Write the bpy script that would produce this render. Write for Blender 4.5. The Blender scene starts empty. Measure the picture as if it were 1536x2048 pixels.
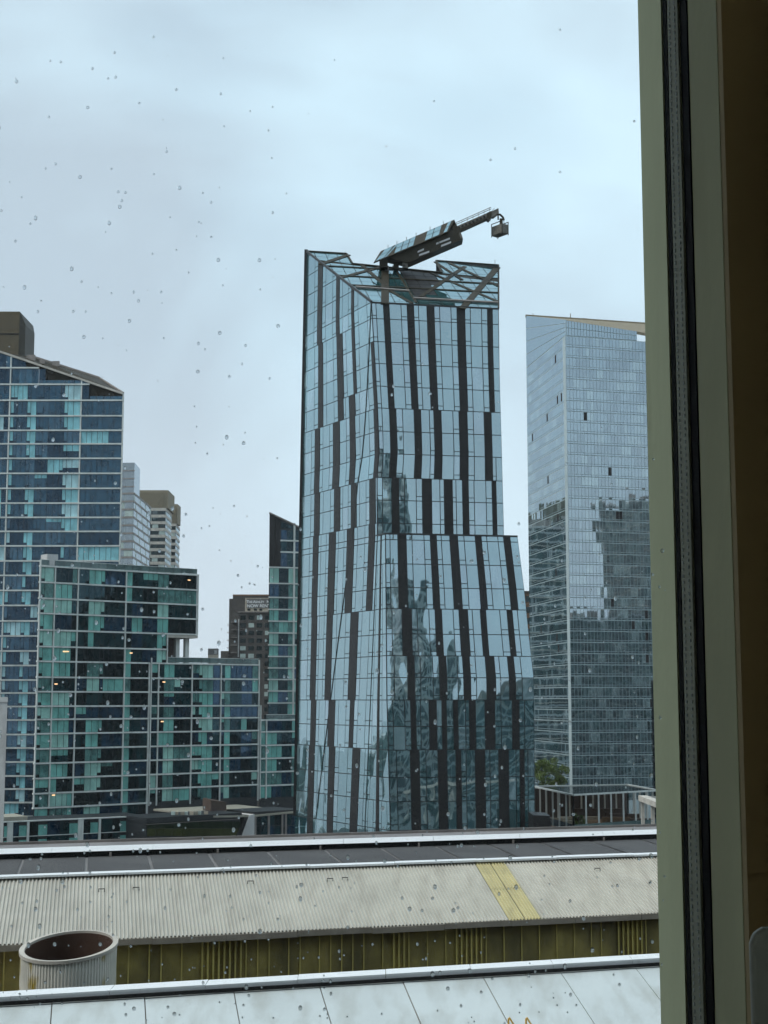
import bpy, math, random
from mathutils import Vector, Matrix
random.seed(7)
SC = bpy.context.scene
COL = SC.collection

# ------------------------------------------------------------------ camera
CZ = 45.0                      # eye height above the street
FPX = 2960.0                   # focal length in photo pixels (1536 x 2048)
TH = math.radians(7.239)       # upward pitch
cam_d = bpy.data.cameras.new('camera')
cam_d.sensor_fit = 'VERTICAL'
cam_d.sensor_height = 36.0
cam_d.lens = 36.0 * FPX / 2048.0
cam_d.clip_start = 0.02
cam_d.clip_end = 12000
cam = bpy.data.objects.new('camera', cam_d)
COL.objects.link(cam)
cam.location = (0, 0, CZ)
cam.rotation_euler = (math.radians(90) + TH, 0, 0)
SC.camera = cam

# ------------------------------------------------------------------ sky, sun, exposure
SUN_EL, SUN_AZ = math.radians(52), math.radians(252)   # high, to the viewer's left
W = bpy.data.worlds.new('World'); SC.world = W; W.use_nodes = True
def make_world():
    nt = W.node_tree; N = nt.nodes; L = nt.links; N.clear()
    out = N.new('ShaderNodeOutputWorld'); bg = N.new('ShaderNodeBackground')
    sky = N.new('ShaderNodeTexSky'); sky.sky_type = 'NISHITA'; sky.sun_disc = False
    sky.sun_elevation = SUN_EL; sky.sun_rotation = SUN_AZ; sky.air_density = 1.4; sky.dust_density = 3.0
    sc = N.new('ShaderNodeVectorMath'); sc.operation = 'SCALE'; sc.inputs['Scale'].default_value = 0.09
    L.new(sky.outputs[0], sc.inputs[0])
    tc = N.new('ShaderNodeTexCoord')
    mp = N.new('ShaderNodeMapping'); mp.inputs['Scale'].default_value = (1.0, 1.0, 1.7)
    mp.inputs['Location'].default_value = (0.37, 0.1, 0.62)
    L.new(tc.outputs['Generated'], mp.inputs[0])
    n1 = N.new('ShaderNodeTexNoise'); n1.inputs['Scale'].default_value = 2.6; n1.inputs['Detail'].default_value = 5; n1.inputs['Roughness'].default_value = 0.48; n1.inputs['Distortion'].default_value = 0.5
    n2 = N.new('ShaderNodeTexNoise'); n2.inputs['Scale'].default_value = 1.7; n2.inputs['Detail'].default_value = 3
    for n in (n1, n2): L.new(mp.outputs[0], n.inputs[0])
    r1 = N.new('ShaderNodeValToRGB')     # cloud body: thin bright against thick grey
    r1.color_ramp.elements[0].position = 0.37; r1.color_ramp.elements[0].color = (0.435, 0.53, 0.615, 1)
    r1.color_ramp.elements[1].position = 0.61; r1.color_ramp.elements[1].color = (0.58, 0.755, 0.865, 1)
    L.new(n1.outputs[0], r1.inputs[0])
    r2 = N.new('ShaderNodeValToRGB')     # where the cover is thin a little blue comes through
    r2.color_ramp.elements[0].position = 0.48; r2.color_ramp.elements[0].color = (0, 0, 0, 1)
    r2.color_ramp.elements[1].position = 0.66; r2.color_ramp.elements[1].color = (0.42, 0.42, 0.42, 1)
    L.new(n2.outputs[0], r2.inputs[0])
    mx = N.new('ShaderNodeMix'); mx.data_type = 'RGBA'
    L.new(r2.outputs[0], mx.inputs['Factor']); L.new(r1.outputs[0], mx.inputs[6]); L.new(sc.outputs[0], mx.inputs[7])
    sep = N.new('ShaderNodeSeparateXYZ'); L.new(tc.outputs['Generated'], sep.inputs[0])
    r3 = N.new('ShaderNodeValToRGB')     # even pale mist low down
    r3.color_ramp.elements[0].position = 0.0; r3.color_ramp.elements[0].color = (0.85, 0.85, 0.85, 1)
    r3.color_ramp.elements[1].position = 0.24; r3.color_ramp.elements[1].color = (0, 0, 0, 1)
    L.new(sep.outputs[2], r3.inputs[0])
    m2 = N.new('ShaderNodeMix'); m2.data_type = 'RGBA'; m2.inputs[7].default_value = (0.60, 0.685, 0.755, 1)
    L.new(r3.outputs[0], m2.inputs['Factor']); L.new(mx.outputs[2], m2.inputs[6])
    L.new(m2.outputs[2], bg.inputs[0]); bg.inputs[1].default_value = 1.0
    L.new(bg.outputs[0], out.inputs[0])
make_world()
sd = bpy.data.lights.new('sun', 'SUN'); sd.energy = 1.4; sd.angle = math.radians(25); sd.color = (1.0, 0.96, 0.9)
so = bpy.data.objects.new('sun', sd); COL.objects.link(so)
so.rotation_euler = (math.radians(90) - SUN_EL, 0, math.radians(180) - SUN_AZ)
so.location = (-40, -60, 160)
SC.view_settings.view_transform = 'Standard'; SC.view_settings.look = 'None'
SC.view_settings.exposure = 0.36; SC.view_settings.gamma = 1.0
SC.render.engine = 'CYCLES'
SC.cycles.max_bounces = 7; SC.cycles.diffuse_bounces = 3; SC.cycles.glossy_bounces = 4
SC.cycles.transmission_bounces = 4; SC.cycles.transparent_max_bounces = 16; SC.cycles.volume_bounces = 0
SC.cycles.caustics_reflective = False; SC.cycles.caustics_refractive = False
SC.cycles.use_adaptive_sampling = True; SC.cycles.adaptive_threshold = 0.03
SC.cycles.use_denoising = True
SC.cycles.denoiser = 'OPENIMAGEDENOISE'

# ------------------------------------------------------------------ helpers
CT, ST = math.cos(TH), math.sin(TH)
def ray(u, v):
    t = (1024.0 - v) / FPX
    return Vector(((u - 768.0) / FPX, CT - t * ST, ST + t * CT))
def pix(u, v, Y):
    """world point at depth Y (metres north of the eye) that the photo shows at (u, v)"""
    d = ray(u, v); return Vector((d.x / d.y * Y, Y, CZ + d.z / d.y * Y))
def zat(v, Y, u=768): return pix(u, v, Y).z
def proj(p):
    q = Vector(p) - Vector((0, 0, CZ))
    f = q.y * CT + q.z * ST
    if f < 0.01: return (-9999, -9999)
    return (768 + FPX * q.x / f, 1024 - FPX * (-q.y * ST + q.z * CT) / f)
def on_plane(u, v, p0, n):
    d = ray(u, v); o = Vector((0, 0, CZ)); return o + d * ((p0 - o).dot(n) / d.dot(n))

WPOS = {}
def place(o, parent, c):
    COL.objects.link(o)
    if parent is not None: o.parent = parent
    o.location = Vector(c) - WPOS.get(parent.name if parent else None, Vector((0, 0, 0)))
    WPOS[o.name] = Vector(c)
    return o
def tag(o, label=None, cat=None, group=None, kind=None):
    if label: o['label'] = label
    if cat: o['category'] = cat
    if group: o['group'] = group
    if kind: o['kind'] = kind
    return o
def thing(name, loc, label, cat, group=None):
    o = bpy.data.objects.new(name, None); o.empty_display_size = 0.5
    place(o, None, loc); return tag(o, label, cat, group)

class MB:
    def __init__(s): s.v = []; s.f = []; s.m = []
    def poly(s, pts, m=0):
        i = len(s.v); s.v += [Vector(p) for p in pts]; s.f.append(list(range(i, i + len(pts)))); s.m.append(m)
    def prism(s, front, back, m=0):
        """front polygon (counter-clockwise seen from outside) and matching back polygon"""
        i = len(s.v); n = len(front); s.v += [Vector(p) for p in front] + [Vector(p) for p in back]
        s.f.append([i + k for k in range(n)]); s.f.append([i + n + k for k in reversed(range(n))])
        for k in range(n):
            a, b = k, (k + 1) % n; s.f.append([i + b, i + a, i + n + a, i + n + b])
        s.m += [m] * (n + 2)
    def box(s, lo, hi, m=0):
        x0, y0, z0 = lo; x1, y1, z1 = hi
        s.prism([(x0, y0, z0), (x1, y0, z0), (x1, y0, z1), (x0, y0, z1)], [(x0, y1, z0), (x1, y1, z0), (x1, y1, z1), (x0, y1, z1)], m)
    def obox(s, c, ax, ay, az, m=0):
        c, ax, ay, az = Vector(c), Vector(ax), Vector(ay), Vector(az)
        f = [c - ax - ay - az, c + ax - ay - az, c + ax - ay + az, c - ax - ay + az]
        s.prism(f, [p + 2 * ay for p in f], m)
    def bar(s, a, b, w, h=None, up=(0, 0, 1), m=0):
        a, b = Vector(a), Vector(b); h = h or w
        d = (b - a); L = d.length; d = d / L
        up = Vector(up); sd = d.cross(up)
        if sd.length < 1e-4: sd = d.cross(Vector((1, 0, 0)))
        sd.normalize(); up = sd.cross(d)
        s.obox((a + b) / 2, d * (L / 2), sd * (w / 2), up * (h / 2), m)
    def tube(s, pts, r, n=8, m=0):
        pts = [Vector(p) for p in pts]; i0 = len(s.v)
        for k, p in enumerate(pts):
            d = (pts[min(k + 1, len(pts) - 1)] - pts[max(k - 1, 0)]).normalized()
            a = d.cross(Vector((0.13, 0.2, 0.97)))
            if a.length < 1e-3: a = d.cross(Vector((1, 0, 0)))
            a.normalize(); b = d.cross(a)
            for j in range(n):
                t = 2 * math.pi * j / n; s.v.append(p + a * (r * math.cos(t)) + b * (r * math.sin(t)))
        for k in range(len(pts) - 1):
            for j in range(n):
                j2 = (j + 1) % n
                s.f.append([i0 + k * n + j, i0 + k * n + j2, i0 + (k + 1) * n + j2, i0 + (k + 1) * n + j]); s.m.append(m)
        e = i0 + (len(pts) - 1) * n
        s.f.append([i0 + j for j in reversed(range(n))]); s.f.append([e + j for j in range(n)]); s.m += [m, m]
    def build(s, name, mats, parent=None, smooth=False, kind=None, label=None):
        if not isinstance(mats, (list, tuple)): mats = [mats]
        n = max(1, len(s.v)); c = sum(s.v, Vector((0, 0, 0))) / n
        me = bpy.data.meshes.new(name)
        me.from_pydata([tuple(p - c) for p in s.v], [], s.f)
        for m in mats: me.materials.append(m)
        if len(mats) > 1: me.polygons.foreach_set('material_index', s.m)
        if smooth: me.polygons.foreach_set('use_smooth', [True] * len(me.polygons))
        me.update()
        o = bpy.data.objects.new(name, me); place(o, parent, c)
        return tag(o, label=label, kind=kind)
def one(name, mat, parent, fn, *a, **k):
    mb = MB(); getattr(mb, fn)(*a); return mb.build(name, mat, parent, **k)
def boxo(name, mat, parent, lo, hi, **k): return one(name, mat, parent, 'box', lo, hi, **k)

# ------------------------------------------------------------------ materials
MATS = {}
def nodes(name):
    m = bpy.data.materials.new(name); m.use_nodes = True; MATS[name] = m
    nt = m.node_tree; nt.nodes.clear(); out = nt.nodes.new('ShaderNodeOutputMaterial')
    return m, nt.nodes, nt.links, out
def noise(N, L, scale, detail=3, coord=None, stretch=None, rough=0.55):
    g = N.new('ShaderNodeNewGeometry'); n = N.new('ShaderNodeTexNoise')
    n.inputs['Scale'].default_value = scale; n.inputs['Detail'].default_value = detail; n.inputs['Roughness'].default_value = rough
    if stretch:
        mp = N.new('ShaderNodeMapping'); mp.inputs['Scale'].default_value = stretch
        L.new(g.outputs['Position'], mp.inputs[0]); L.new(mp.outputs[0], n.inputs[0])
    else: L.new(g.outputs['Position'], n.inputs[0])
    return n
def ramp(N, L, src, stops):
    r = N.new('ShaderNodeValToRGB'); e = r.color_ramp.elements
    while len(e) < len(stops): e.new(0.5)
    for k, (p, c) in enumerate(stops):
        e[k].position = p; e[k].color = (*c, 1) if len(c) == 3 else c
    L.new(src, r.inputs[0]); return r
def paint(name, col, rough=0.6, var=0.18, scale=0.8, metal=0.0, bump=0.0, bscale=20, stretch=None, stain=None, spec=0.5):
    m, N, L, out = nodes(name)
    p = N.new('ShaderNodeBsdfPrincipled'); p.inputs['Roughness'].default_value = rough; p.inputs['Metallic'].default_value = metal
    p.inputs['Specular IOR Level'].default_value = spec
    n = noise(N, L, scale, 4, stretch=stretch)
    a = tuple(c * (1 - var) for c in col); b = tuple(min(1, c * (1 + var)) for c in col)
    r = ramp(N, L, n.outputs[0], [(0.3, a), (0.7, b)])
    src = r.outputs[0]
    if stain:
        sc, scol, lo, hi, sstretch = stain
        n2 = noise(N, L, sc, 5, stretch=sstretch)
        r2 = ramp(N, L, n2.outputs[0], [(lo, (0, 0, 0)), (hi, (1, 1, 1))])
        mx = N.new('ShaderNodeMix'); mx.data_type = 'RGBA'; mx.inputs[7].default_value = (*scol, 1)
        L.new(r2.outputs[0], mx.inputs['Factor']); L.new(src, mx.inputs[6]); src = mx.outputs[2]
    L.new(src, p.inputs['Base Color'])
    if bump:
        n3 = noise(N, L, bscale, 3); b_ = N.new('ShaderNodeBump'); b_.inputs['Strength'].default_value = bump; b_.inputs['Distance'].default_value = 0.02
        L.new(n3.outputs[0], b_.inputs['Height']); L.new(b_.outputs[0], p.inputs['Normal'])
    L.new(p.outputs[0], out.inputs[0]); return m
def glass(name, base, tint, ior, boost=0.0, wav=0.25, wscale=0.45, wdist=0.02, rough=0.02, var=0.3, stretch=None, vscale=0.35):
    """coated facade glass: dim room behind (diffuse) under a mirror layer that follows Fresnel; panes bow slightly"""
    m, N, L, out = nodes(name)
    d = N.new('ShaderNodeBsdfDiffuse'); g = N.new('ShaderNodeBsdfGlossy'); g.inputs['Roughness'].default_value = rough
    g.inputs['Color'].default_value = (*tint, 1)
    n0 = noise(N, L, vscale, 3, stretch=(1, 1, .55))
    r = ramp(N, L, n0.outputs[0], [(0.35, tuple(c * (1 - var) for c in base)), (0.65, tuple(c * (1 + var) for c in base))])
    L.new(r.outputs[0], d.inputs['Color'])
    f = N.new('ShaderNodeFresnel'); f.inputs['IOR'].default_value = ior
    mr = N.new('ShaderNodeMapRange'); mr.inputs['To Min'].default_value = boost; mr.inputs['To Max'].default_value = 1.0
    L.new(f.outputs[0], mr.inputs[0])
    n = noise(N, L, wscale, 0, stretch=stretch); b = N.new('ShaderNodeBump'); b.inputs['Strength'].default_value = wav; b.inputs['Distance'].default_value = wdist
    L.new(n.outputs[0], b.inputs['Height']); L.new(b.outputs[0], g.inputs['Normal'])
    mx = N.new('ShaderNodeMixShader'); L.new(mr.outputs[0], mx.inputs[0]); L.new(d.outputs[0], mx.inputs[1]); L.new(g.outputs[0], mx.inputs[2])
    L.new(mx.outputs[0], out.inputs[0]); return m
def clear_glass(name, tint=(0.995, 0.998, 0.997), ior=1.22, dull=0.0):
    m, N, L, out = nodes(name)
    t = N.new('ShaderNodeBsdfTransparent'); t.inputs[0].default_value = (*tint, 1)
    g = N.new('ShaderNodeBsdfGlossy'); g.inputs['Roughness'].default_value = 0.02
    f = N.new('ShaderNodeFresnel'); f.inputs['IOR'].default_value = ior
    mx = N.new('ShaderNodeMixShader'); L.new(f.outputs[0], mx.inputs[0]); L.new(t.outputs[0], mx.inputs[1]); L.new(g.outputs[0], mx.inputs[2])
    L.new(mx.outputs[0], out.inputs[0]); return m
def gridwall(name, wall, win, bw, bh, mort, off=0.0, rough=0.5, spec=0.5):
    """far facade: a wall with rows of window openings too small to build one by one"""
    m, N, L, out = nodes(name)
    tc = N.new('ShaderNodeNewGeometry'); sep = N.new('ShaderNodeSeparateXYZ'); L.new(tc.outputs['Position'], sep.inputs[0])
    add = N.new('ShaderNodeMath'); add.operation = 'ADD'; L.new(sep.outputs[0], add.inputs[0]); L.new(sep.outputs[1], add.inputs[1])
    cb = N.new('ShaderNodeCombineXYZ'); L.new(add.outputs[0], cb.inputs[0]); L.new(sep.outputs[2], cb.inputs[1])
    br = N.new('ShaderNodeTexBrick'); br.offset = off; br.inputs['Scale'].default_value = 1.0
    br.inputs['Brick Width'].default_value = bw; br.inputs['Row Height'].default_value = bh; br.inputs['Mortar Size'].default_value = mort
    br.inputs['Mortar Smooth'].default_value = 0.0
    br.inputs['Color1'].default_value = (*win, 1); br.inputs['Color2'].default_value = tuple(min(1, c * 2.6 + 0.02) for c in win) + (1,)
    br.inputs['Mortar'].default_value = (*wall, 1)
    L.new(cb.outputs[0], br.inputs[0])
    p = N.new('ShaderNodeBsdfPrincipled'); p.inputs['Roughness'].default_value = rough; p.inputs['Specular IOR Level'].default_value = spec
    L.new(br.outputs[0], p.inputs['Base Color']); L.new(p.outputs[0], out.inputs[0]); return m

M_slot = None
M_asphalt = paint('asphalt', (0.05, 0.05, 0.052), 0.8, 0.2, 0.2)
# main tower
M_tglass = glass('tower_glass', (0.035, 0.095, 0.10), (0.73, 0.905, 0.975), 2.5, boost=0.34, wav=0.6, wscale=0.55, wdist=0.05, stretch=(1, 1, 0.4))
M_tcurt = glass('tower_glass_curtain', (0.16, 0.25, 0.26), (0.76, 0.90, 1.0), 2.4, boost=0.30, wav=0.6, wscale=0.55, wdist=0.05, stretch=(1, 1, 0.4))
M_tdark = paint('tower_dark_panel', (0.017, 0.016, 0.016), 0.45, 0.15, 0.5, spec=0.28)
M_tfin = paint('tower_mullion', (0.016, 0.016, 0.017), 0.45)
M_brown = paint('bronze_steel', (0.032, 0.025, 0.013), 0.55, 0.2, 1.2, spec=0.25)
M_gutter = paint('roof_gutter', (0.24, 0.21, 0.19), 0.6)
M_craneg = paint('crane_grey', (0.115, 0.105, 0.085), 0.55, 0.25, 1.5)
# residential glass blocks
M_white = paint('white_slab_edge', (0.64, 0.66, 0.62), 0.55, 0.12, 0.4, stain=(1.5, (0.42, 0.44, 0.41), 0.5, 0.8, (1, 1, 0.2)))
M_core = paint('curtain_wall_frame', (0.012, 0.014, 0.016), 0.5)
WV = dict(wav=0.5, wscale=0.22, wdist=0.10, stretch=(0.5, 0.5, 1.4), var=0.65, vscale=0.8)
M_navy = [glass('navy_glass', (0.008, 0.038, 0.060), (0.50, 0.74, 1.0), 1.62, 0.03, **WV),
          glass('navy_glass_deep', (0.006, 0.022, 0.036), (0.50, 0.72, 1.0), 1.55, 0.01, **WV),
          glass('navy_glass_grey', (0.018, 0.060, 0.085), (0.52, 0.74, 1.0), 1.65, 0.05, **WV)]
M_blindA = glass('blind_blue_green', (0.24, 0.52, 0.56), (0.7, 0.9, 1.0), 1.5, 0.0, 0.3, 0.3, 0.02, var=0.25, vscale=0.5)
M_blindA2 = glass('blind_pale_blue', (0.40, 0.62, 0.65), (0.7, 0.9, 1.0), 1.5, 0.0, 0.3, 0.3, 0.02, var=0.2, vscale=0.5)
M_green = [glass('green_glass', (0.006, 0.024, 0.027), (0.42, 0.70, 0.85), 1.55, 0.01, **WV),
           glass('green_glass_deep', (0.004, 0.009, 0.010), (0.4, 0.65, 0.78), 1.5, 0.0, **WV),
           glass('green_glass_blue', (0.008, 0.026, 0.045), (0.42, 0.68, 1.0), 1.58, 0.03, **WV)]
M_blindG = glass('blind_green', (0.17, 0.42, 0.37), (0.6, 0.85, 0.85), 1.45, 0.0, 0.3, 0.3, 0.02, var=0.25, vscale=0.5)
M_blindG2 = glass('blind_pale_green', (0.31, 0.54, 0.47), (0.6, 0.85, 0.85), 1.45, 0.0, 0.3, 0.3, 0.02, var=0.2, vscale=0.5)
M_blindG3 = glass('curtain_grey_green', (0.09, 0.20, 0.185), (0.6, 0.85, 0.85), 1.45, 0.0, 0.3, 0.3, 0.02, var=0.4, vscale=1.2)
def lamp_mat():
    m, N, L, out = nodes('warm_room_lamp'); em = N.new('ShaderNodeEmission'); em.inputs[0].default_value = (1.0, .62, .32, 1); em.inputs[1].default_value = 1.3
    L.new(em.outputs[0], out.inputs[0]); return m
M_lamp = lamp_mat()
M_terr = paint('terrace_stone', (0.33, 0.31, 0.25), 0.8)
M_rust = paint('brown_roof_box', (0.07, 0.045, 0.035), 0.7)
# right tower
M_hframe = paint('aluminium_grid', (0.40, 0.48, 0.49), 0.42, 0.08, 0.2)
HV = dict(wav=0.55, wscale=0.12, wdist=0.10, stretch=(1, 1, 0.7))
M_hglass = [glass('grid_glass', (0.016, 0.062, 0.058), (0.78, 0.90, 1.0), 2.2, 0.42, **HV), glass('grid_glass_deep', (0.008, 0.032, 0.031), (0.78, 0.90, 1.0), 2.1, 0.38, **HV),
            glass('grid_glass_blind', (0.16, 0.23, 0.23), (0.8, 0.92, 1.0), 2.1, 0.40, **HV), paint('open_vent_dark', (0.012, 0.010, 0.010), 0.9)]
# other buildings
M_brick = paint('dark_brick', (0.075, 0.066, 0.058), 0.85, 0.2, 0.4)
M_beige = paint('beige_panel', (0.42, 0.36, 0.28), 0.75)
M_signgrey = paint('sign_board_grey', (0.13, 0.125, 0.12), 0.6)
M_letter = paint('sign_letter_white', (0.88, 0.88, 0.86), 0.5, 0.03)
M_wingl = glass('small_window_glass', (0.02, 0.03, 0.03), (0.8, 0.9, 0.95), 1.7, 0.05)
M_winbl = paint('small_window_blind', (0.42, 0.50, 0.46), 0.5)
M_pale = paint('pale_concrete', (0.56, 0.55, 0.53), 0.75, 0.1, 0.8, stain=(0.7, (0.42, 0.40, 0.38), 0.5, 0.7, (1, 1, 0.25)))
M_tan = paint('tan_louvre', (0.23, 0.19, 0.125), 0.8)
M_cream = paint('cream_band', (0.50, 0.46, 0.40), 0.75)
M_fband = paint('white_band', (0.60, 0.59, 0.59), 0.6)
M_fglass = glass('hazy_tower_glass', (0.10, 0.13, 0.14), (0.85, 0.93, 1.0), 1.9, 0.15, 0.3)
M_redbr = paint('red_brown_brick', (0.20, 0.115, 0.07), 0.85)
# foreground
M_corr = paint('corrugated_metal', (0.545, 0.515, 0.445), 0.55, 0.10, 0.6, metal=0.1, stain=(1.3, (0.42, 0.385, 0.325), 0.47, 0.82, (2.4, 0.2, 1)))
M_yell = paint('yellow_translucent_sheet', (0.56, 0.49, 0.26), 0.5, 0.1, 0.8, stain=(1.5, (0.40, 0.35, 0.20), 0.5, 0.8, (1.6, 0.3, 1)))
M_flash = paint('white_flashing', (0.86, 0.87, 0.87), 0.45, 0.04, 0.5, stain=(2.0, (0.6, 0.6, 0.57), 0.6, 0.85, None))
M_wroof = paint('white_roof_metal', (0.60, 0.65, 0.645), 0.5, 0.07, 0.5, stain=(1.4, (0.44, 0.46, 0.43), 0.45, 0.78, (1.4, 0.4, 1)), bump=0.05, bscale=1.0)
M_seam = paint('roof_seam_rust', (0.46, 0.36, 0.28), 0.8)
M_dkroof = paint('dark_roof_membrane', (0.055, 0.052, 0.052), 0.8, 0.10, 0.4, stain=(0.5, (0.075, 0.072, 0.07), 0.45, 0.7, None))
M_dkseam = paint('membrane_lap', (0.19, 0.18, 0.175), 0.7)
M_black = paint('black_gap', (0.006, 0.006, 0.006), 0.9)
M_par = paint('parapet_grey', (0.20, 0.185, 0.18), 0.7)
M_bwall = paint('brown_metal_wall', (0.40, 0.31, 0.09), 0.75, 0.25, 1.6, stain=(0.9, (0.17, 0.135, 0.05), 0.42, 0.68, (1, 1, 0.5)))
M_brib = paint('olive_wall_rib', (0.70, 0.56, 0.16), 0.7, 0.25, 2.0, stretch=(1, 1, 0.3))
M_fascia = paint('weathered_fascia', (0.34, 0.29, 0.23), 0.8, 0.15, 2.0)
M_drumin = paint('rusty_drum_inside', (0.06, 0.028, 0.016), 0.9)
M_yellow = paint('yellow_safety_paint', (0.75, 0.42, 0.05), 0.5)
# window and room
M_wframe = paint('window_frame_paint', (0.64, 0.63, 0.39), 0.8, 0.08, 9.0, spec=0.08, stain=(14, (0.44, 0.42, 0.24), 0.58, 0.80, (1, 1, 0.35)), bump=0.04, bscale=60)
M_wframe_lit = paint('inner_frame_lightened', (0.86, 0.82, 0.52), 0.8, 0.08, 9.0, spec=0.05, stain=(14, (0.70, 0.66, 0.38), 0.58, 0.80, (1, 1, 0.35)), bump=0.04, bscale=60)  # same frame paint, lightened and yellowed to make up for weak light inside
M_gasket = paint('black_gasket', (0.006, 0.006, 0.006), 0.9, spec=0.1)
M_spacer = paint('aluminium_spacer', (0.62, 0.61, 0.45), 0.7, 0.06, 30, spec=0.1)
M_hole_lit = paint('spacer_hole_lit', (0.92, 0.94, 0.84), 0.8)  # lit look of the perforations put into a near-white colour
M_curtain = paint('dark_curtain', (0.66, 0.49, 0.25), 0.95, 0.2, 6)
M_room = paint('room_wall', (0.78, 0.75, 0.66), 0.85)
M_pane = clear_glass('window_pane_glass')
def drop_mat():
    m, N, L, out = nodes('water_drop')
    t = N.new('ShaderNodeBsdfTransparent'); g = N.new('ShaderNodeBsdfGlass'); g.inputs['IOR'].default_value = 1.33; g.inputs['Roughness'].default_value = 0.32
    g.inputs['Color'].default_value = (.72, .76, .78, 1)
    mx = N.new('ShaderNodeMixShader'); mx.inputs[0].default_value = 0.8
    L.new(t.outputs[0], mx.inputs[1]); L.new(g.outputs[0], mx.inputs[2]); L.new(mx.outputs[0], out.inputs[0]); return m
M_drop = drop_mat()
M_leaf = paint('leaf_green', (0.10, 0.145, 0.03), 0.7, 0.6, 1.1)
M_bark = paint('bark', (0.09, 0.065, 0.045), 0.9)
M_deck = paint('brown_deck', (0.17, 0.105, 0.055), 0.8, 0.25, 1.0)
M_pavroof = glass('pavilion_glass', (0.10, 0.085, 0.07), (0.8, 0.9, 0.95), 1.6, 0.0, var=0.2)
M_rail = glass('rail_glass', (0.10, 0.15, 0.145), (0.8, 0.9, 0.95), 1.5, 0.0)

# ------------------------------------------------------------------ ground
gm = MB(); gm.poly([(-1500, -1000, 0), (1500, -1000, 0), (1500, 2600, 0), (-1500, 2600, 0)])
gm.build('ground', M_asphalt, kind='structure')

def water_mat():
    m, N, L, out = nodes('river_water'); p = N.new('ShaderNodeBsdfPrincipled'); p.inputs['Base Color'].default_value = (.05, .075, .08, 1); p.inputs['Roughness'].default_value = .12; p.inputs['IOR'].default_value = 1.33
    n = noise(N, L, .12, 4); b_ = N.new('ShaderNodeBump'); b_.inputs['Strength'].default_value = .3; b_.inputs['Distance'].default_value = .4
    L.new(n.outputs[0], b_.inputs['Height']); L.new(b_.outputs[0], p.inputs['Normal']); L.new(p.outputs[0], out.inputs[0]); return m
gm = MB(); gm.poly([(-1500, -1000, .05), (-262, -1000, .05), (-262, 2600, .05), (-1500, 2600, .05)])
gm.build('river', water_mat(), kind='structure')
gm = MB(); gm.box((-262, -1000, -.5), (-260.5, 2600, 1.2)); gm.build('river_wall', M_pale, kind='structure')
# ------------------------------------------------------------------ panes helper
def img_area(pts):
    q = [proj(p) for p in pts]; a = 0
    for i in range(len(q)):
        x0, y0 = q[i]; x1, y1 = q[(i + 1) % len(q)]; a += x0 * y1 - x1 * y0
    return abs(a) / 2
def in_frame(pts, mx=90):
    return any(-mx < u < 1536 + mx and -mx < v < 2048 + mx for u, v in map(proj, pts))
class Panes:
    """collects the panes of one thing: the 300 that show largest become parts, the rest one joined part"""
    def __init__(s): s.a = []
    def add(s, front, depth_vec, mat, name='pane'):
        if in_frame(front): s.a.append((front, depth_vec, mat, name))
    def build(s, parent, name, limit=300, rest='pane_field'):
        mine = [p for p in s.a if p[3] == name]
        mine.sort(key=lambda p: -img_area(p[0]))
        for front, dv, mat, nm in mine[:limit]:
            mb = MB(); mb.prism(front, [p + dv for p in front]); mb.build(nm, mat, parent)
        left = mine[limit:]
        if left:
            mats = []; mb = MB()
            for front, dv, mat, nm in left:
                if mat not in mats: mats.append(mat)
                mb.prism(front, [p + dv for p in front], mats.index(mat))
            mb.build(rest, mats, parent, kind='stuff')

def clip(poly, a, b, c):
    """keep a*x + b*y <= c"""
    out = []
    for i in range(len(poly)):
        p, q = poly[i], poly[(i + 1) % len(poly)]
        dp = a * p[0] + b * p[1] - c; dq = a * q[0] + b * q[1] - c
        if dp <= 0: out.append(p)
        if (dp < 0 < dq) or (dq < 0 < dp):
            t = dp / (dp - dq); out.append((p[0] + t * (q[0] - p[0]), p[1] + t * (q[1] - p[1])))
    return out

# ------------------------------------------------------------------ the main tower
def polyline(pts):
    """pts [(u, v, Y)] from top to bottom -> function z -> point on the (extrapolated) edge"""
    P = [pix(*p) for p in pts]
    def f(z):
        if z >= P[0].z: return Vector((P[0].x, P[0].y, z))
        for a, b in zip(P, P[1:]):
            if z >= b.z - 1e-9:
                t = (a.z - z) / (a.z - b.z); q = a.lerp(b, t); return Vector((q.x, q.y, z))
        return Vector((P[-1].x, P[-1].y, z))
    return f
EL = polyline([(613, 503, 219.6), (590, 1660, 220.5)])
EC = polyline([(743, 605, 200), (755, 813, 200), (758.5, 900, 200), (754, 960, 200), (755, 1071, 200), (743, 1360, 200.5), (730, 1655, 201.5)])
ED = polyline([(771, 1071, 197.6), (774, 1400, 195.8), (781, 1655, 195.2)])
ERU = polyline([(997, 619, 203.4), (998, 705, 203.4), (1003, 880, 203.4), (1008, 1071, 203.4)])
ERL = polyline([(1035, 1073, 201), (1049, 1183, 200.4), (1059, 1282, 199.9), (1068, 1360, 199.4), (1070, 1655, 199)])
LV = [605, 637, 683, 727, 772, 816, 862, 907, 955, 1000, 1046, 1071, 1083, 1131, 1178, 1220, 1270, 1313, 1356, 1400, 1452, 1498, 1552, 1599, 1655]
ZL = [zat(v, 200, 743) for v in LV]
Z0 = ZL[0]; ZLEDGE = ZL[11]
while ZL[-1] > 4: ZL.append(ZL[-1] - 3.4)
ZUP = [Z0 + 3.1 * k for k in range(5, 0, -1)]
C0 = EC(Z0); R0 = ERU(Z0); L0 = EL(zat(503, 219.6, 613)); L0z = L0.z
RT = pix(997, 532, 222.0)
tower = thing('glass_tower', (5, 210, 0), 'tall angular glass tower with dark vertical stripes and sloped glazed roof, centre of view', 'skyscraper')

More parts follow.
